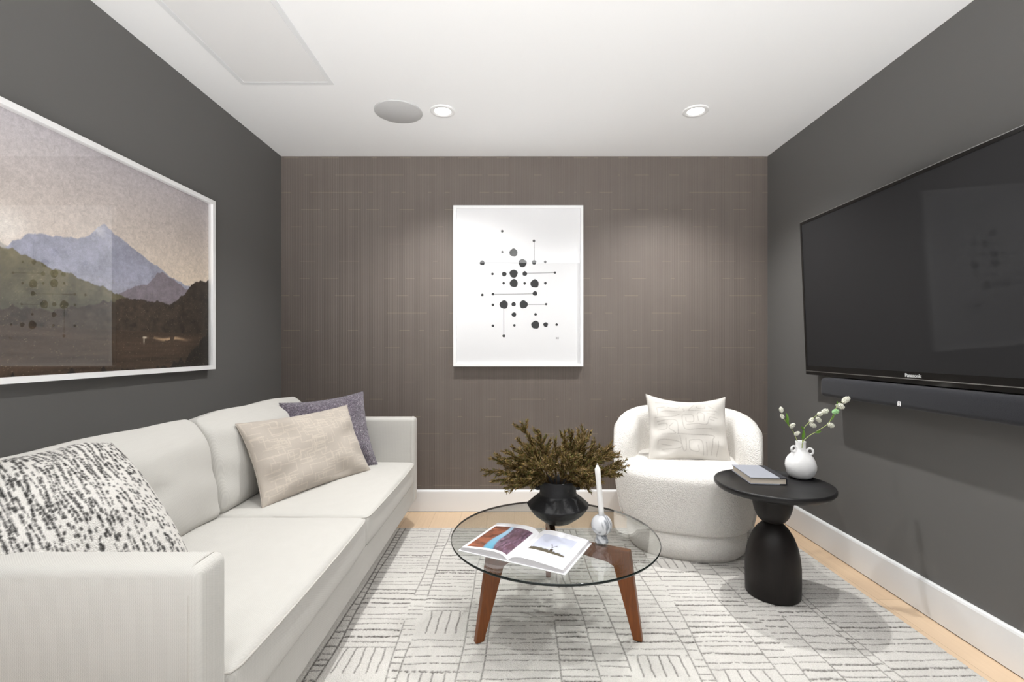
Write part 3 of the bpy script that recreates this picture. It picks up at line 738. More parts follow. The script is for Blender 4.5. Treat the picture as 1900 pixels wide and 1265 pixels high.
# speckled black and white pillow in the near corner
def bw_cols(nu_, nv_, W_, H_):
    res = W_ / (nu_ - 1); cv = Canvas(W_, H_, res); cv.a = np.zeros((nu_, nv_), dtype=np.float32); cv.nu, cv.nv = nu_, nv_
    r = random.Random(9); dens = fbm((64, 64), (4, 4), 60, 2); sz = fbm((64, 64), (3, 3), 71, 2)
    x = 0.005
    while x < W_:
        y = 0.0; wf = r.random() * 6
        while y < H_:
            i, j = int(x / W_ * 63), int(y / H_ * 63); dn = dens[i, j]; s_ = sz[i, j]
            L = 0.003 + 0.007 * np.clip((s_ - .35) * 2.2, 0, 1) * r.random() * 1.6
            if r.random() < np.clip(1.30 - 1.1 * dn, .3, .96):
                xx = x + 0.004 * math.sin(y * 30 + wf)
                cv.line([(xx, y), (xx + r.uniform(-.0015, .0015), y + L)], 0.0014 + 0.0015 * r.random() * (1 + s_), 1.0, 0.0006, 0.15)
            y += L + r.uniform(0.003, 0.008)
        x += 0.0064 + 0.002 * sz[min(63, int(x / W_ * 63)), 30]
    a = cv.a[..., None] * 0.97
    return rgbn(226, 223, 218) * (1 - a) + rgbn(26, 26, 26) * a
pillow('throw_pillow', 0.42, 0.49, 0.27, tuple(near_cam((-1.205, 1.240, 0.622))), (0.50, 0.82, 0.16), (-0.60, 0.42, 0.60), M['pillow_bw'], bw_cols, 'large white pillow with black speckled dashes behind the near sofa arm', 0.0024, 8, -0.07, 0.007)

# ------------------------------------------------------------------ barrel armchair
AX, AY, AR = 0.985, 2.765, math.radians(-20)
chair = empty('barrel_armchair', (AX, AY, RZ), AR, 'white boucle barrel armchair with round plinth by the back wall', 'armchair')
def sup(a, b, phi, ex=2.5):
    """superellipse point; phi 0 = back (+Y), positive towards +X"""
    s, c_ = math.sin(phi), math.cos(phi)
    return np.array([math.copysign(abs(s) ** (2 / ex), s) * a, math.copysign(abs(c_) ** (2 / ex), c_) * b])
def sup_loft(prof, ex=2.5, n=96, yo=None):
    V = []; Fc = []
    for i, (a, b, z) in enumerate(prof):
        for j in range(n):
            p = sup(a, b, 2 * PI * j / n, ex); V.append((p[0], p[1] + (yo[i] if yo else 0), z))
    for i in range(len(prof) - 1):
        for j in range(n): Fc.append((i * n + (j + 1) % n, i * n + j, (i + 1) * n + j, (i + 1) * n + (j + 1) % n))
    Fc.append(tuple(range(n))); Fc.append(tuple((len(prof) - 1) * n + j for j in range(n))[::-1])
    return np.array(V), Fc
pr = [(0.300, 0.290, 0.0)] + [(0.318 - 0.018 * math.cos(t) ** 1, 0.308 - 0.018 * math.cos(t), 0.02 * math.sin(t)) for t in np.linspace(0.2, PI / 2, 4)] + [(0.324, 0.312, 0.08), (0.322, 0.310, 0.17)]
mesh('plinth', *sup_loft(pr), M['boucle'], chair)
sa, sb = 0.386, 0.362
prof = [(0.325, 0.31, 0.140), (0.340, 0.322, 0.146), (0.349, 0.330, 0.160), (0.362, 0.341, 0.22), (0.375, 0.352, 0.29), (0.384, 0.360, 0.36), (0.388, 0.366, 0.41)]
for t in np.linspace(0, PI / 2, 9)[1:]:
    prof.append((sa + 0.002 - 0.075 * (1 - math.cos(t)), sb + 0.004 - 0.075 * (1 - math.cos(t)), 0.415 + 0.058 * math.sin(t)))
for k_ in (0.8, 0.6, 0.4, 0.2, 0.02): prof.append(((sa - .073) * k_, (sb - .073) * k_, 0.473 + 0.014 * (1 - k_ ** 2)))
mesh('seat', *sup_loft(prof), M['boucle'], chair)
# wrap-around back and arms
def shell():
    n, FM, FE = 140, math.radians(112), math.radians(84); V = []; zs = 0.455; K_ = 26
    for i in range(n + 1):
        phi = -FM + 2 * FM * i / n; ap = abs(phi)
        e_ = 0 if ap < FE else (ap - FE) / (FM - FE)
        hf = math.sqrt(max(0, 1 - e_ ** 2.4)); top = 0.752 - 0.075 * (ap / FM) ** 2.2
        z1 = zs - 0.03 + (top - zs + 0.03) * max(hf, 0.02); th = 0.135 * (0.30 + 0.70 * max(0, 1 - e_ ** 3))
        ring = []
        rad = th / 2
        for k_ in range(9): ring.append((0.0, 0.155 + (z1 - rad - 0.155) * k_ / 8))
        for t in np.linspace(0, PI, 11)[1:]: ring.append((rad - rad * math.cos(t), z1 - rad + rad * 0.95 * math.sin(t)))
        for k_ in range(1, 7): ring.append((th, (z1 - rad) + (0.36 - (z1 - rad)) * k_ / 6))
        P0 = sup(1, 1, phi); d_ = 1e-3; ta = sup(sa, sb, phi + d_) - sup(sa, sb, phi - d_); ta /= np.linalg.norm(ta); nrm = np.array([-ta[1], ta[0]])
        if np.dot(nrm, sup(sa, sb, phi)) < 0: nrm = -nrm
        for (off, z) in ring:
            kz = np.interp(z, [0.15, 0.22, 0.30, 0.40, 0.50, 0.75], [0.905, 0.945, 0.978, 1.005, 1.015, 1.0])
            base = sup(sa + 0.008, sb + 0.008, phi) * kz
            p = base - nrm * off; V.append((p[0], p[1], z))
        m_ = len(ring)
    Fc = []
    for i in range(n):
        for j in range(m_ - 1): Fc.append((i * m_ + j, i * m_ + j + 1, (i + 1) * m_ + j + 1, (i + 1) * m_ + j))
        Fc.append((i * m_ + m_ - 1, i * m_, (i + 1) * m_, (i + 1) * m_ + m_ - 1))
    Fc.append(tuple(range(m_))[::-1]); Fc.append(tuple(n * m_ + j for j in range(m_)))
    return np.array(V), Fc, m_, n
V, Fc, m_, n_ = shell()
bk = mesh('backrest', V, Fc, M['boucle'], chair)
for (i, s_) in ((12, -1), (n_ - 12, 1)):
    pts = [V[i * m_ + j] * np.array([1.004, 1.004, 1.0]) for j in range(0, 12)]
    mesh('seam', *tube(pts, 0.0032, 6), M['boucle'], bk)
# chair pillow
def light_cols(nu_, nv_, W_, H_):
    res = W_ / (nu_ - 1); cv = Canvas(W_, H_, res); cv.a = np.zeros((nu_, nv_), dtype=np.float32); cv.nu, cv.nv = nu_, nv_
    def P(pts):      # crop pixels of the pillow face -> pillow plane
        q = [((x - 165) / 1180.0 * W_, (1090 - y) / 960.0 * H_) for (x, y) in pts]
        cv.line([tuple(a) for a in catmull(q, 6)], 0.0018, 0.85, 0.0003, 0.3)
    for l in [[(280, 235), (450, 220), (600, 232), (598, 295), (450, 298)], [(285, 320), (400, 295)], [(285, 320), (282, 440)], [(330, 385), (420, 360), (665, 350), (668, 300)], [(240, 485), (400, 460), (540, 435), (615, 395)],
              [(275, 545), (400, 515), (560, 512), (568, 700), (600, 715), (1060, 715), (1065, 780)], [(290, 580), (400, 570), (415, 610), (395, 650), (280, 665)], [(505, 555), (440, 635), (525, 700), (490, 720), (340, 725)],
              [(735, 325), (810, 240), (830, 225)], [(735, 325), (1100, 325), (1190, 345)], [(870, 250), (880, 275), (990, 278), (1000, 240)], [(1060, 235), (1130, 290)], [(870, 500), (870, 370), (960, 380), (948, 500)], [(1010, 375), (1140, 382)],
              [(700, 450), (710, 520), (800, 515), (795, 405), (680, 405), (650, 440), (655, 600), (700, 645), (860, 630), (1060, 625)], [(705, 572), (850, 550), (980, 560), (1040, 440), (1100, 440), (1180, 455)], [(1040, 480), (1110, 490)],
              [(280, 870), (290, 810), (400, 795), (590, 830), (600, 910), (350, 935)], [(330, 858), (480, 880)], [(590, 740), (640, 940), (680, 930), (680, 770)], [(725, 800), (735, 930), (850, 955), (850, 860)], [(725, 800), (800, 785), (915, 800), (925, 1010)], [(1065, 780), (1050, 990)], [(975, 810), (985, 1000)], [(1150, 790), (1130, 1000)]]: P(l)
    n = fbm((nu_, nv_), (4, 4), 30, 3)[..., None]; a = cv.a[..., None]
    return (rgbn(214, 210, 204) * (0.95 + 0.1 * n)) * (1 - a) + rgbn(160, 154, 148) * a
BL, BR, TL, TR = at(1203, 852, 2.72), at(1346, 862, 2.69), at(1199, 738, 2.84), at(1346, 741, 2.81)
c, xd, ud, w_, h_ = quadframe(BL, BR, TL, TR)
def bendp(P, W_, H_):
    P = P.copy(); v = P[:, 1] / (H_ / 2); u = P[:, 0] / (W_ / 2); P[:, 1] -= 0.030 * np.clip(v, 0, 1) * (1 - u ** 2); return P
pillow('throw_pillow', w_ * 1.03, h_ * 1.05, 0.13, tuple(c + np.array([0, -0.02, 0.01])), xd, ud, M['pillow_light'], light_cols, 'off white square pillow with faint grey curved lines on the armchair', 0.0028, 12, 0.07, 0.009, bend=bendp)

# ------------------------------------------------------------------ coffee table
CX, CY, GZ = 0.163, 1.970, 0.357
tb = empty('coffee_table', (CX, CY, RZ), 0, 'round clear glass coffee table on three walnut legs', 'coffee table')
R_ = 0.421
seg = 128
gt = 0.009
V = []
for z in (GZ - gt, GZ):
    for j in range(seg): V.append((CX + R_ * math.cos(2 * PI * j / seg), CY + R_ * math.sin(2 * PI * j / seg), z))
top_ = tuple(range(seg, 2 * seg)); bot = tuple(range(seg))[::-1]
edge = [(j, (j + 1) % seg, seg + (j + 1) % seg, seg + j) for j in range(seg)]
gl_ = mesh('glass_top', V, [top_, bot], M['glass'], tb, False, world_space=True)
e_prof = [(R_, -gt), (R_ + 0.0018, -gt * 0.8), (R_ + 0.0024, -gt * 0.5), (R_ + 0.0018, -gt * 0.2), (R_, 0)]
Ve, Fe = lathe(e_prof, seg, (CX, CY, GZ)); Fe = Fe[:-2]
mesh('glass_edge', Ve, Fe, M['glass_edge'], gl_, True, world_space=True)
ulz = GZ - gt - 0.0005
hub = (CX, CY)
feet = [at(887, 1203, 1.785), at(1187, 1200, 1.790), at(1017, 1070, 2.335)]
for k_, (ft, kx, ky) in enumerate([(feet[0], -0.075, 1.838), (feet[1], 0.415, 1.842), (feet[2], 0.163, 2.272)]):
    kn = np.array([kx, ky]); dirv = kn - np.array(hub); L = np.linalg.norm(dirv); dirv /= L; pr_ = np.array([-dirv[1], dirv[0]])
    fr = np.linalg.norm(np.array([ft[0], ft[1]]) - np.array(hub))
    # leg silhouette in the (radial, z) plane: arm under the glass, knee, tapered splayed leg
    prof2 = [(-0.012, ulz), (L + 0.028, ulz), (L + 0.032, ulz - 0.003), (fr + 0.006, RZ), (fr - 0.028, RZ), (L - 0.030, ulz - 0.068), (L - 0.055, ulz - 0.056), (-0.012, ulz - 0.036)]
    widths = [0.022, 0.030, 0.030, 0.022, 0.022, 0.030, 0.030, 0.022]
    V = []
    for s_ in (-1, 1):
        for (r, z), wd in zip(prof2, widths):
            p = np.array(hub) + dirv * r + pr_ * s_ * wd / 2; V.append((p[0], p[1], z))
    nn_ = len(prof2); Fc = [(0, 1, 6, 7), (1, 2, 5, 6), (2, 3, 4, 5)]; Fb = [tuple(nn_ + i for i in f[::-1]) for f in Fc]
    Fs = [(i, i + nn_, (i + 1) % nn_ + nn_, (i + 1) % nn_) for i in range(nn_)]
    lg = mesh('leg', V, Fc + Fb + Fs, M['walnut'], tb, False, world_space=True)
    bv = lg.modifiers.new('bevel', 'BEVEL'); bv.width = 0.0025; bv.segments = 2

# ------------------------------------------------------------------ open book on the coffee table
bs = np.array([-0.026, 1.712]); sd = np.array([0.134, 0.264]); sd /= np.linalg.norm(sd); BH = 0.282
rd = np.array([sd[1], -sd[0]])
bk_o = (float(bs[0] + sd[0] * BH / 2), float(bs[1] + sd[1] * BH / 2), GZ + 0.0005)
ob = empty('open_book', bk_o, math.atan2(rd[1], rd[0]), 'open white photo book lying on the glass coffee table', 'book')
# local frame: x = towards the right page, y = along the spine (far end positive)
def page_prof(s, w, side):
    t = s / w
    return 0.004 + 0.024 * (1 - math.exp(-t * 9)) * (1 - 0.62 * t ** 1.6)
def page_top(side, w, colr, nu_=110, nv_=150):
    V = []
    us = np.linspace(0.0, w, nu_)
    z = np.array([page_prof(s, w, side) for s in us])
    P = np.zeros((nu_, nv_, 3)); P[..., 0] = side * us[:, None]; P[..., 1] = np.linspace(-BH / 2, BH / 2, nv_)[None]; P[..., 2] = z[:, None] + 0.0004
    return P.reshape(-1, 3), gridfaces(nu_, nv_, 0, side < 0), colr(nu_, nv_).reshape(-1, 3)
def left_cols(nu_, nv_):   # u: spine -> outer edge, v: near -> far
    u, v = np.meshgrid(np.linspace(0, 1, nu_), np.linspace(0, 1, nv_), indexing='ij')
    n = fbm((nu_, nv_), (8, 10), 3, 4)[..., None]; n2_ = fbm((nu_, nv_), (30, 12), 13, 3)[..., None]; w = np.array([.80, .80, .82])
    img = rgbn(112, 88, 104) * (0.1 + 1.8 * n2_)
    img = lay(img, (n[..., 0] > .5) * .5, rgbn(84, 56, 62)); riv = 0.52 + 0.16 * (v - .5) + 0.05 * np.sin(v * 6)
    ml = np.clip((u - riv) / .04, 0, 1); img = lay(img, ml, (rgbn(140, 84, 60) * (0.1 + 1.7 * fbm((nu_, nv_), (7, 16), 41, 4)[..., None])))
    wid = 0.035 + 0.09 * (1 - v); m = np.clip(1 - np.abs(u - riv) / wid, 0, 1) ** .5; rc = rgbn(70, 150, 178) * (1 - v[..., None]) + rgbn(176, 200, 222) * v[..., None]; img = lay(img, np.clip(m * 1.5, 0, 1), rc)
    inside = ((u > 0.06) & (u < 0.93) & (v > 0.06) & (v < 0.86)).astype(float)
    return lay(np.ones((nu_, nv_, 3)) * w, inside, img)
def right_cols(nu_, nv_):
    u, v = np.meshgrid(np.linspace(0, 1, nu_), np.linspace(0, 1, nv_), indexing='ij'); w = np.array([.80, .80, .83])
    img = np.ones((nu_, nv_, 3)) * rgbn(196, 200, 216); n = fbm((nu_, nv_), (50, 4), 8, 2)
    gl = 0.36 + 0.03 * np.sin(u * 4) + 0.05 * (n - .4)
    img = lay(img, np.clip((gl - v) / .012, 0, 1), rgbn(92, 86, 72))
    body = np.exp(-(((u - .58) / .035) ** 2 + ((v - .40) / .05) ** 2)) > .5
    head = np.exp(-(((u - .56) / .018) ** 2 + ((v - .475) / .022) ** 2)) > .5
    h1 = (np.abs(v - (.475 + (u - .56) * 1.3)) < .010) & (u > .56) & (u < .62); h2 = (np.abs(v - (.475 - (u - .56) * 1.6)) < .012) & (u < .56) & (u > .50)
    img = lay(img, (body | head | h1 | h2).astype(float), rgbn(70, 62, 52))
    inside = ((u > 0.20) & (u < 0.86) & (v > 0.30) & (v < 0.84)).astype(float)
    return lay(np.ones((nu_, nv_, 3)) * w, inside, img)
for side, w_, cf in ((-1, 0.196, left_cols), (1, 0.212, right_cols)):
    us = np.linspace(0, w_, 30); V = []
    for yy_ in (-BH / 2, BH / 2):
        for s in us: V.append((side * s, yy_, page_prof(s, w_, side)))
        for s in us: V.append((side * (s * (1 + 0.02 * s / w_)), yy_, 0.0028))
    n = 30; Fc = []
    for i in range(n - 1):
        Fc += [(i, i + 1, n + i + 1, n + i), (2 * n + i + 1, 2 * n + i, 3 * n + i, 3 * n + i + 1), (i, 2 * n + i, 2 * n + i + 1, i + 1), (n + i, n + i + 1, 3 * n + i + 1, 3 * n + i)]
    Fc += [(n - 1, 3 * n - 1, 4 * n - 1, 2 * n - 1), (0, n, 3 * n, 2 * n)]
    pb = mesh('page_block', V, Fc, M['pages'], ob, False)
    P, Fq, cc = page_top(side, w_, cf)
    mesh('printed_page', P, Fq, M['printed'], pb, True, col=cc)
    mesh('cover', *rbox(side * (w_ + 0.012) / 2, 0, 0.0014, w_ + 0.010, BH + 0.012, 0.0026, 0.001, 2, 2), M['cover_white'], ob)

# ------------------------------------------------------------------ black two-handled vase and its dried branches
VX, VY = 0.190, 2.100
vs = empty('black_vase', (VX, VY, GZ), 0, 'black matte two handled vase with wide flared belly on the glass table', 'vase')
prof = [(0.0001, 0.001), (0.050, 0.001), (0.062, 0.006), (0.100, 0.034), (0.112, 0.045), (0.1145, 0.048), (0.131, 0.072), (0.1345, 0.0775), (0.1345, 0.0805), (0.131, 0.083), (0.108, 0.104), (0.090, 0.118), (0.0835, 0.1225), (0.0810, 0.1255), (0.0805, 0.130), (0.080, 0.150), (0.083, 0.176), (0.085, 0.186), (0.082, 0.190), (0.078, 0.187), (0.074, 0.150), (0.070, 0.120), (0.0001, 0.110)]
rs_ = np.random.RandomState(2)
def facet(V):
    ang = np.arctan2(V[:, 1], V[:, 0]); r = np.hypot(V[:, 0], V[:, 1]); k = 1 + 0.012 * np.sin(ang * 11) * np.exp(-((V[:, 2] - .08) / .03) ** 2) + 0.006 * np.sin(ang * 3 + 1)
    V[:, 0] *= k; V[:, 1] *= k; return V
bv_ = mesh('vessel', *lathe(prof, 80, fn=facet), M['black_ceramic'], vs)
for s_ in (-1, 1):
    pts = [(s_ * (0.0875 + 0.0175 * math.sin(t)), 0, 0.170 + 0.0200 * math.cos(t)) for t in np.linspace(0, 2 * PI, 28, endpoint=False)]
    mesh('handle', *tube(pts, 0.0095, 12, closed=True), M['black_ceramic'], vs)
bq = empty('dried_foliage_bouquet', (VX, VY, GZ + 0.115), 0, 'bunch of olive brown dried needle branches in the black vase', 'dried branches')
def sprig(tip, base, seed, dens=1.0, side=True):
    r = random.Random(seed); g = G(); cols_ = []
    def addc(V, Fc, c): g.add(V, Fc); cols_.append(np.tile(c, (len(V), 1)))
    def branch(p0, p1, sagz, rad, nlen, twig=0):
        p0 = np.array(p0); p1 = np.array(p1); mid = (p0 + p1) / 2 + np.array([0, 0, sagz])
        ts = np.linspace(0, 1, 12); cur = [(1 - t) ** 2 * p0 + 2 * t * (1 - t) * mid + t * t * p1 for t in ts]
        V_, F_ = tube(cur, [rad * (1 - .7 * t) for t in ts], 5); addc(V_, F_, rgbn(76, 58, 34))
        L = np.linalg.norm(p1 - p0); n = int(L / 0.0017 * dens)
        for k_ in range(n):
            t = 0.16 + 0.84 * k_ / n if twig == 0 else 0.05 + 0.95 * k_ / n
            p = (1 - t) ** 2 * p0 + 2 * t * (1 - t) * mid + t * t * p1
            d = 2 * (1 - t) * (mid - p0) + 2 * t * (p1 - mid); d /= np.linalg.norm(d)
            a = np.cross(d, [r.uniform(-1, 1), r.uniform(-1, 1), r.uniform(-1, 1)]); a /= max(1e-6, np.linalg.norm(a))
            nd = d * r.uniform(.75, 1.3) + a * r.uniform(.45, .8); nd /= np.linalg.norm(nd)
            ln_ = nlen * r.uniform(.65, 1.1) * (1 - .35 * t); wv = np.cross(nd, a + d * .3); wv /= max(1e-6, np.linalg.norm(wv)); w_ = ln_ * 0.12
            q = p + nd * ln_ * .5 + np.cross(nd, wv) * ln_ * r.uniform(-.08, .08)
            V_ = [p, q + wv * w_, p + nd * ln_, q - wv * w_, q + np.cross(nd, wv) * w_ * .9]
            c_ = [rgbn(122, 102, 56), rgbn(104, 90, 46), rgbn(138, 114, 72), rgbn(84, 66, 38), rgbn(152, 130, 94), rgbn(106, 104, 58)][r.randrange(6)] * r.uniform(.75, 1.15)
            addc(V_, [(0, 1, 4), (1, 2, 4), (2, 3, 4), (3, 0, 4)], c_)
        if twig == 0 and side:
            for k_ in range(r.randint(7, 10)):
                t = r.uniform(.25, .85); p = (1 - t) ** 2 * p0 + 2 * t * (1 - t) * mid + t * t * p1
                d = (p1 - p0) / L; a = np.cross(d, [r.uniform(-1, 1), r.uniform(-1, 1), r.uniform(-1, 1)]); a /= max(1e-6, np.linalg.norm(a))
                q = p + (d * .9 + a * .6) * r.uniform(.035, .07); branch(p, q, 0.004, .0012, nlen * .8, 1)
    branch(base, tip, r.uniform(0.005, 0.03), 0.0022, 0.034)
    V_, F_ = g.out(); return V_, F_, np.concatenate(cols_)
tips = [(968, 785, 2.12), (985, 812, 2.2), (1000, 800, 2.05), (1048, 802, 2.1), (1062, 800, 2.16), (1085, 800, 2.12), (1095, 802, 2.05), (1030, 815, 2.0), (1112, 828, 2.15), (1135, 830, 2.02), (1165, 865, 2.10), (1150, 862, 2.16), (1148, 840, 2.2), (1138, 880, 2.05), (1100, 903, 1.98), (1120, 850, 1.97), (1152, 880, 2.12),
        (895, 872, 2.10), (912, 850, 2.06), (925, 858, 2.16), (940, 840, 2.0), (962, 815, 2.08), (950, 828, 2.18), (915, 893, 2.04), (938, 905, 1.98), (960, 902, 1.95), (975, 890, 1.95), (975, 860, 1.93), (1010, 850, 1.92), (1060, 850, 1.92), (1080, 868, 1.93), (1095, 885, 1.97), (930, 878, 2.0), (1015, 830, 2.22), (1075, 825, 2.24), (1100, 850, 2.24), (955, 850, 2.24), (1045, 835, 1.98), (1085, 815, 2.0), (975, 830, 2.02)]
for i, (px, py, yy_) in enumerate(tips):
    tip = at(px, py, yy_) ; dx, dy = tip[0] - VX, tip[1] - VY; l = max(1e-3, math.hypot(dx, dy))
    base = (VX + dx / l * 0.05 * min(1, l / .1), VY + dy / l * 0.05 * min(1, l / .1), GZ + 0.178)
    V_, F_, c_ = sprig(tip, base, i)
    mesh('sprig', V_, F_, M['foliage'], bq, False, world_space=True, col=c_)

# ------------------------------------------------------------------ candle and its marble holder
HX, HY = 0.342, 1.878
hd = empty('candle_holder', (HX, HY, GZ), 0, 'small grey veined marble ball candle holder on the glass table', 'candle holder')
pf = [(0.0001, 0.001), (0.020, 0.001), (0.026, 0.004), (0.0265, 0.010), (0.022, 0.022), (0.0175, 0.034)]
mesh('foot', *lathe(pf, 40), M['marble'], hd)
pf = [(0.0001, 0.030)] + [(0.041 * math.sin(t), 0.071 - 0.041 * math.cos(t)) for t in np.linspace(0.15, PI - 0.35, 24)] + [(0.0115, 0.1075), (0.0001, 0.1065)]
mesh('ball', *lathe(pf, 48), M['marble'], hd)
cd = empty('taper_candle', (HX, HY, GZ + 0.1075), 0, 'white unlit taper candle standing in the marble ball holder', 'candle')
ln_x = -0.016
pts = [(ln_x * t, 0, 0.182 * t) for t in np.linspace(0, 1, 8)]; rad = [0.0108, .0108, .0107, .0106, .0105, .0104, .0108, .0112]
pts += [(ln_x * 1.03, 0, 0.190), (ln_x * 1.06, 0, 0.197)]; rad += [0.0065, 0.0045]
mesh('wax_stick', *tube(pts, rad, 20), M['wax'], cd)
mesh('wick', *tube([(ln_x * 1.06, 0, 0.196), (ln_x * 1.08, 0, 0.204)], 0.0012, 6), M['wick'], cd)

# ------------------------------------------------------------------ pedestal side table
TX, TY, TZ = 1.168, 2.160, 0.512
st = empty('pedestal_side_table', (TX, TY, RZ), 0, 'black stained wooden round side table with hourglass pedestal', 'side table')
zt0 = TZ - RZ
mesh('table_top', *lathe([(0.0001, zt0 - .036), (0.200, zt0 - .036), (0.232, zt0 - .026), (0.2455, zt0 - .012), (0.2465, zt0 - 0.002), (0.243, zt0 + .004), (0.238, zt0 + .004), (0.234, zt0 - .001), (0.0001, zt0 - .001)], 96), M['blacktop'], st)
bowl = [(0.030, 0.325)] + [(0.030 + 0.058 * math.sin(t) ** 0.85, 0.325 + 0.150 * (1 - math.cos(t))) for t in np.linspace(0.12, PI / 2, 14)]
bowl = [(r, min(z, zt0 - 0.034)) for r, z in bowl]
mesh('pedestal_bowl', *lathe([(0.0001, 0.32)] + bowl + [(0.0001, zt0 - .034)], 64), M['blackwood'], st)
low = [(0.0001, 0.0), (0.108, 0.0), (0.113, 0.006), (0.1145, 0.06), (0.1145, 0.13), (0.110, 0.18), (0.100, 0.225), (0.085, 0.265), (0.065, 0.297), (0.045, 0.318), (0.032, 0.3265), (0.029, 0.331), (0.0001, 0.332)]
mesh('pedestal_base', *lathe(low, 64), M['blackwood'], st)
# hardcover book on it
bx = empty('hardcover_book', (1.149, 2.252, TZ), math.radians(5.5) * -1, 'grey hardcover book with dark spine lying on the black side table', 'book')
bw, bl, bt = 0.157, 0.235, 0.030
mesh('page_block', *box(-bw / 2 + .004, bw / 2 - .004, -bl / 2 + .004, bl / 2 - .004, .003, bt - .003), M['pages_tan'], bx, False)
cvr = mesh('cover', *G().add(*box(-bw / 2, bw / 2 - 0.030, -bl / 2, bl / 2, bt - .003, bt)).add(*box(-bw / 2, bw / 2 - 0.030, -bl / 2, bl / 2, 0, .003)).out(), M['book_grey'], bx, False)
g = G().add(*box(bw / 2 - 0.030, bw / 2, -bl / 2, bl / 2, bt - .0032, bt + .0004)).add(*box(bw / 2 - 0.030, bw / 2, -bl / 2, bl / 2, 0, .003)).add(*box(bw / 2 - .003, bw / 2, -bl / 2, bl / 2, .003, bt - .003))
mesh('spine', *g.out(), M['book_spine'], bx, False)
# white bud vase
BX, BY = 1.346, 2.245
wv = empty('white_bud_vase', (BX, BY, TZ), 0, 'small round white ceramic vase with ring handles on the side table', 'vase')
pf = [(0.0001, 0.001), (0.040, 0.001), (0.052, 0.006), (0.066, 0.022), (0.0735, 0.045), (0.0745, 0.062), (0.070, 0.082), (0.060, 0.100), (0.046, 0.114), (0.032, 0.124), (0.024, 0.132), (0.0215, 0.142), (0.0215, 0.164), (0.0225, 0.172), (0.020, 0.173), (0.018, 0.170), (0.018, 0.14), (0.0001, 0.13)]
def lump(V):
    ang = np.arctan2(V[:, 1], V[:, 0]); k = 1 + (0.018 * np.sin(3 * ang + 1 + V[:, 2] * 60) + 0.012 * np.sin(5 * ang + V[:, 2] * 90)) * np.clip(1 - np.abs(V[:, 2] - .06) / .06, 0, 1)
    V[:, 0] *= k; V[:, 1] *= k; return V
pf = [(r * (0.88 if z < .12 else 1), z) for r, z in pf]
mesh('vessel', *lathe(pf, 64, fn=lump), M['white_ceramic'], wv)
for (ox, oy, oz) in ((-0.036, -0.006, 0.137), (0.033, -0.018, 0.128)):
    d = np.array([ox, oy]); d = d / np.linalg.norm(d)
    pts = [(ox + d[0] * 0.0125 * math.cos(t), oy + d[1] * 0.0125 * math.cos(t), oz + 0.0135 * math.sin(t)) for t in np.linspace(0, 2 * PI, 24, endpoint=False)]
    mesh('ring_handle', *tube(pts, 0.0048, 10, closed=True), M['white_ceramic'], wv)
# three blossom stems
def c2(cx_, cy_, y): return at(1330 + cx_ / 6.326, 730 + cy_ / 6.326, y)
def blossom(c, r, seed, d):
    g = G(); rr = random.Random(seed); d = np.array(d) / np.linalg.norm(d)
    # closed bud of overlapping petals
    n = 26
    for k_ in range(n):
        t = (k_ + .5) / n; ph = k_ * 2.4; z = 1 - 2 * t; rad = math.sqrt(1 - z * z)
        a = np.cross(d, [0.3, 0.8, 0.1]); a /= np.linalg.norm(a); b = np.cross(d, a)
        nrm = d * z * 1.5 + (a * math.cos(ph) + b * math.sin(ph)) * rad * .85
        p = np.array(c) + nrm * r * .68; V_, F_ = lathe([(0.0001, -.34 * r), (0.26 * r, -.2 * r), (0.36 * r, 0), (0.26 * r, .2 * r), (0.0001, .36 * r)], 7)
        g.add(V_ + p, F_)
    return g.out()
def leaf(p0, p1, w):
    p0 = np.array(p0); p1 = np.array(p1); d = p1 - p0; s_ = np.cross(d, [0, 1, 0]); s_ /= np.linalg.norm(s_); V = []; n = 7
    for k_ in range(n + 1):
        t = k_ / n; ww = w * math.sin(PI * min(1, t * .93 + .05)) ** .8; c_ = p0 + d * t + np.array([0, -.004 * math.sin(PI * t), 0]); V += [c_ - s_ * ww, c_ + np.array([0, .003, 0]), c_ + s_ * ww]
    Fc = []
    for k_ in range(n): Fc += [(3 * k_, 3 * k_ + 1, 3 * k_ + 4, 3 * k_ + 3), (3 * k_ + 1, 3 * k_ + 2, 3 * k_ + 5, 3 * k_ + 4)]
    V = np.array(V); m = len(V); V = np.concatenate([V, V + np.array([0, .0008, 0])]); Fc += [tuple(m + i for i in f[::-1]) for f in Fc]; return V, Fc
stems = [('white blossom stem leaning left out of the white vase', 2.235, [(985, 640), (950, 575), (905, 460), (850, 380), (785, 295), (765, 230)], [(757, 190, 28, 0), (768, 268, 26, 0), (888, 377, 30, 0), (942, 470, 28, 0)], [((835, 360), (815, 225), 15), ((850, 385), (800, 290), 12)]),
         ('white blossom stem in the middle, short with pale leaf at foot', 2.25, [(995, 640), (1003, 575), (1020, 420), (1070, 350), (1130, 290), (1185, 245), (1240, 215)], [(1270, 210, 36, 0), (1210, 240, 32, 0), (1115, 312, 30, 0), (1195, 307, 32, 0), (1128, 372, 32, 0)], [((1005, 540), (1022, 430), 20), ((1022, 440), (992, 380), 12)]),
         ('longest white blossom stem arching right out of the vase', 2.215, [(1000, 640), (1012, 565), (1080, 500), (1180, 440), (1300, 360), (1340, 300), (1390, 190), (1420, 125), (1480, 90)], [(1338, 372, 36, 0), (1395, 212, 36, 1), (1450, 148, 38, 0), (1515, 74, 40, 0)], [((1150, 458), (1225, 440), 14), ((1335, 320), (1375, 235), 12), ((1405, 140), (1412, 85), 8)])]
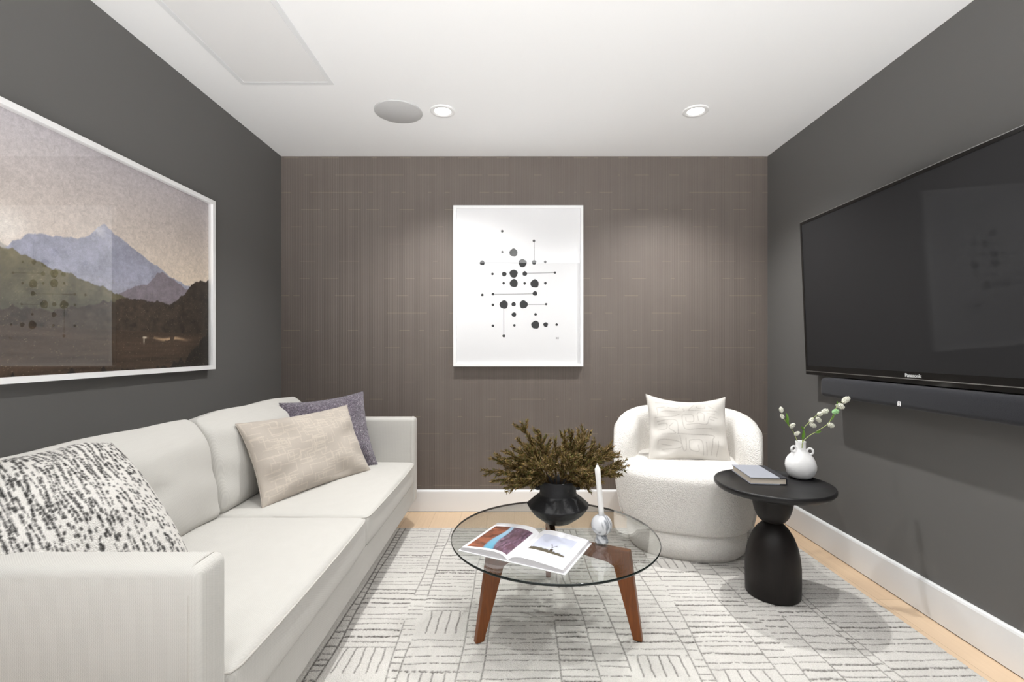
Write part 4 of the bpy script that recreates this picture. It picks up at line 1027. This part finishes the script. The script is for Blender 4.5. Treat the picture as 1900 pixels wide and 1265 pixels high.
for k_, (lb, yd, sp, buds, lvs) in enumerate(stems):
    root = c2(*sp[0], yd)
    fs = empty('blossom_stem', tuple(root), 0, lb, 'flower', 'white blossom stems in the vase')
    pts = catmull([c2(a, b, yd + 0.004 * math.sin(i)) for i, (a, b) in enumerate(sp)], 6)
    mesh('stem', *tube(pts, [0.0019 - 0.0009 * i / len(pts) for i in range(len(pts))], 7), M['stem_green'], fs, world_space=True)
    for j, (a, b, r, gr_) in enumerate(buds):
        c_ = c2(a, b, yd); near = pts[np.argmin(np.linalg.norm(pts - c_, axis=1))]; d = c_ - near; d = d + np.array([0, 0, .004])
        V_, F_ = blossom(c_, r / 6.326 * yd / F, j + 10 * k_, d)
        V2_, F2_ = tube([near, c_], 0.0009, 5)
        mesh('blossom', *G().add(V_, F_).add(V2_, F2_).out(), M['bud_green' if gr_ else 'bud'], fs, world_space=True)
    for (p0, p1, w_) in lvs: mesh('leaf', *leaf(c2(*p0, yd), c2(*p1, yd - .004), w_ / 6.326 * yd / F), M['green'], fs, world_space=True)

# ------------------------------------------------------------------ television and soundbar on the right wall
tilt = math.atan2(0.036, 0.863)
TVX, TVB, TVH, TY0, TY1 = 1.668, 0.973, 0.864, 1.253, 2.727
tv = empty('television', (TVX + .02, (TY0 + TY1) / 2, TVB), 0, 'large black flat screen television tilted forward on the right wall', 'television')
def tvp(V):   # local: x depth behind the front plane, y along the wall, z height; tilted about the lower edge
    V = np.asarray(V, dtype=float).copy(); x, z = V[:, 0].copy(), V[:, 2].copy()
    V[:, 0] = TVX + x * math.cos(tilt) - z * math.sin(tilt); V[:, 2] = TVB + z * math.cos(tilt) + x * math.sin(tilt); return V
def tvb(*a):
    V, Fc = box(*a); return tvp(V), Fc
V, Fc = rbox(0.019, (TY0 + TY1) / 2, TVH / 2, 0.034, TY1 - TY0, TVH, 0.004, 2, 2); mesh('housing', tvp(V), Fc, M['tv_body'], tv, world_space=True)
bzw = 0.015
g = G()
for b in ((-.002, .004, TY0, TY0 + bzw, 0, TVH), (-.002, .004, TY1 - bzw, TY1, 0, TVH), (-.002, .004, TY0 + bzw, TY1 - bzw, TVH - bzw, TVH), (-.002, .004, TY0 + bzw, TY1 - bzw, 0.0, .050)): g.add(*tvb(*b))
mesh('bezel', *g.out(), M['tv_gloss'], tv, False, world_space=True)
mesh('screen', *tvb(0.0, .003, TY0 + bzw, TY1 - bzw, .050, TVH - bzw), M['tv_screen'], tv, False, world_space=True)
mesh('silver_strip', *tvb(-.0035, .0, TY0, TY1, .018, .0215), M['silver'], tv, False, world_space=True)
mesh('top_trim', *tvb(-.003, .008, TY0, TY1, TVH - .001, TVH + .0022), M['silver'], tv, False, world_space=True)
mesh('wall_bracket', *box(TVX + 0.03, XR - 0.001, 1.80, 2.20, 1.15, 1.60), M['tv_body'], tv, False, world_space=True)
def text(body, size, parent, mat, loc, rot, name='logo'):
    cu = bpy.data.curves.new(name, 'FONT'); cu.body = body; cu.size = size; cu.align_x = 'CENTER'; cu.align_y = 'CENTER'; cu.extrude = 0.0004; cu.offset = 0.0004; cu.materials.append(mat)
    tmp = bpy.data.objects.new('tmp', cu); me = bpy.data.meshes.new_from_object(tmp); bpy.data.objects.remove(tmp)
    o = bpy.data.objects.new(name, me); sc.collection.objects.link(o); o.parent = parent
    Mw = Matrix.Translation(loc) @ rot.to_4x4(); Ml = WM[parent.name].inverted() @ Mw; o.location = Ml.to_translation(); o.rotation_euler = Ml.to_euler(); return o
# facing -X: text x axis runs towards -Y as seen from the room, up is +Z (tilted)
ca_, sa_ = math.cos(tilt), math.sin(tilt)
rot = Matrix(((0, -sa_, -ca_), (-1, 0, 0), (0, ca_, -sa_)))
p = tvp(np.array([[-.003, 1.992, .034]]))[0]
text('Panasonic', 0.021, tv, M['logo'], tuple(p), rot)

sb = empty('soundbar', (1.67, 2.0, 0.868), 0, 'long charcoal cloth soundbar mounted under the television', 'soundbar')
V, Fc = rbox(1.670, 1.995, 0.9175, 0.095, 1.09, 0.098, 0.022, 5, (2, 4, 2)); mesh('cabinet', V, Fc, M['sb_cloth'], sb, world_space=True)
mesh('wall_bracket', *box(1.71, XR - 0.001, 1.7, 2.3, 0.89, 0.94), M['tv_body'], sb, False, world_space=True)
g = G(); ex, ey, ez = 1.6215, 2.012, 0.888
for (a, b, c_, d) in ((-.0075, -.0035, -.010, .007), (.0035, .0075, -.010, .007), (-.006, .006, .005, .010), (-.004, .004, -.004, .000)):
    g.add(*box(ex - .001, ex + .0015, ey + a, ey + b, ez + c_, ez + d))
mesh('emblem', *g.out(), M['logo_white'], sb, False, world_space=True)
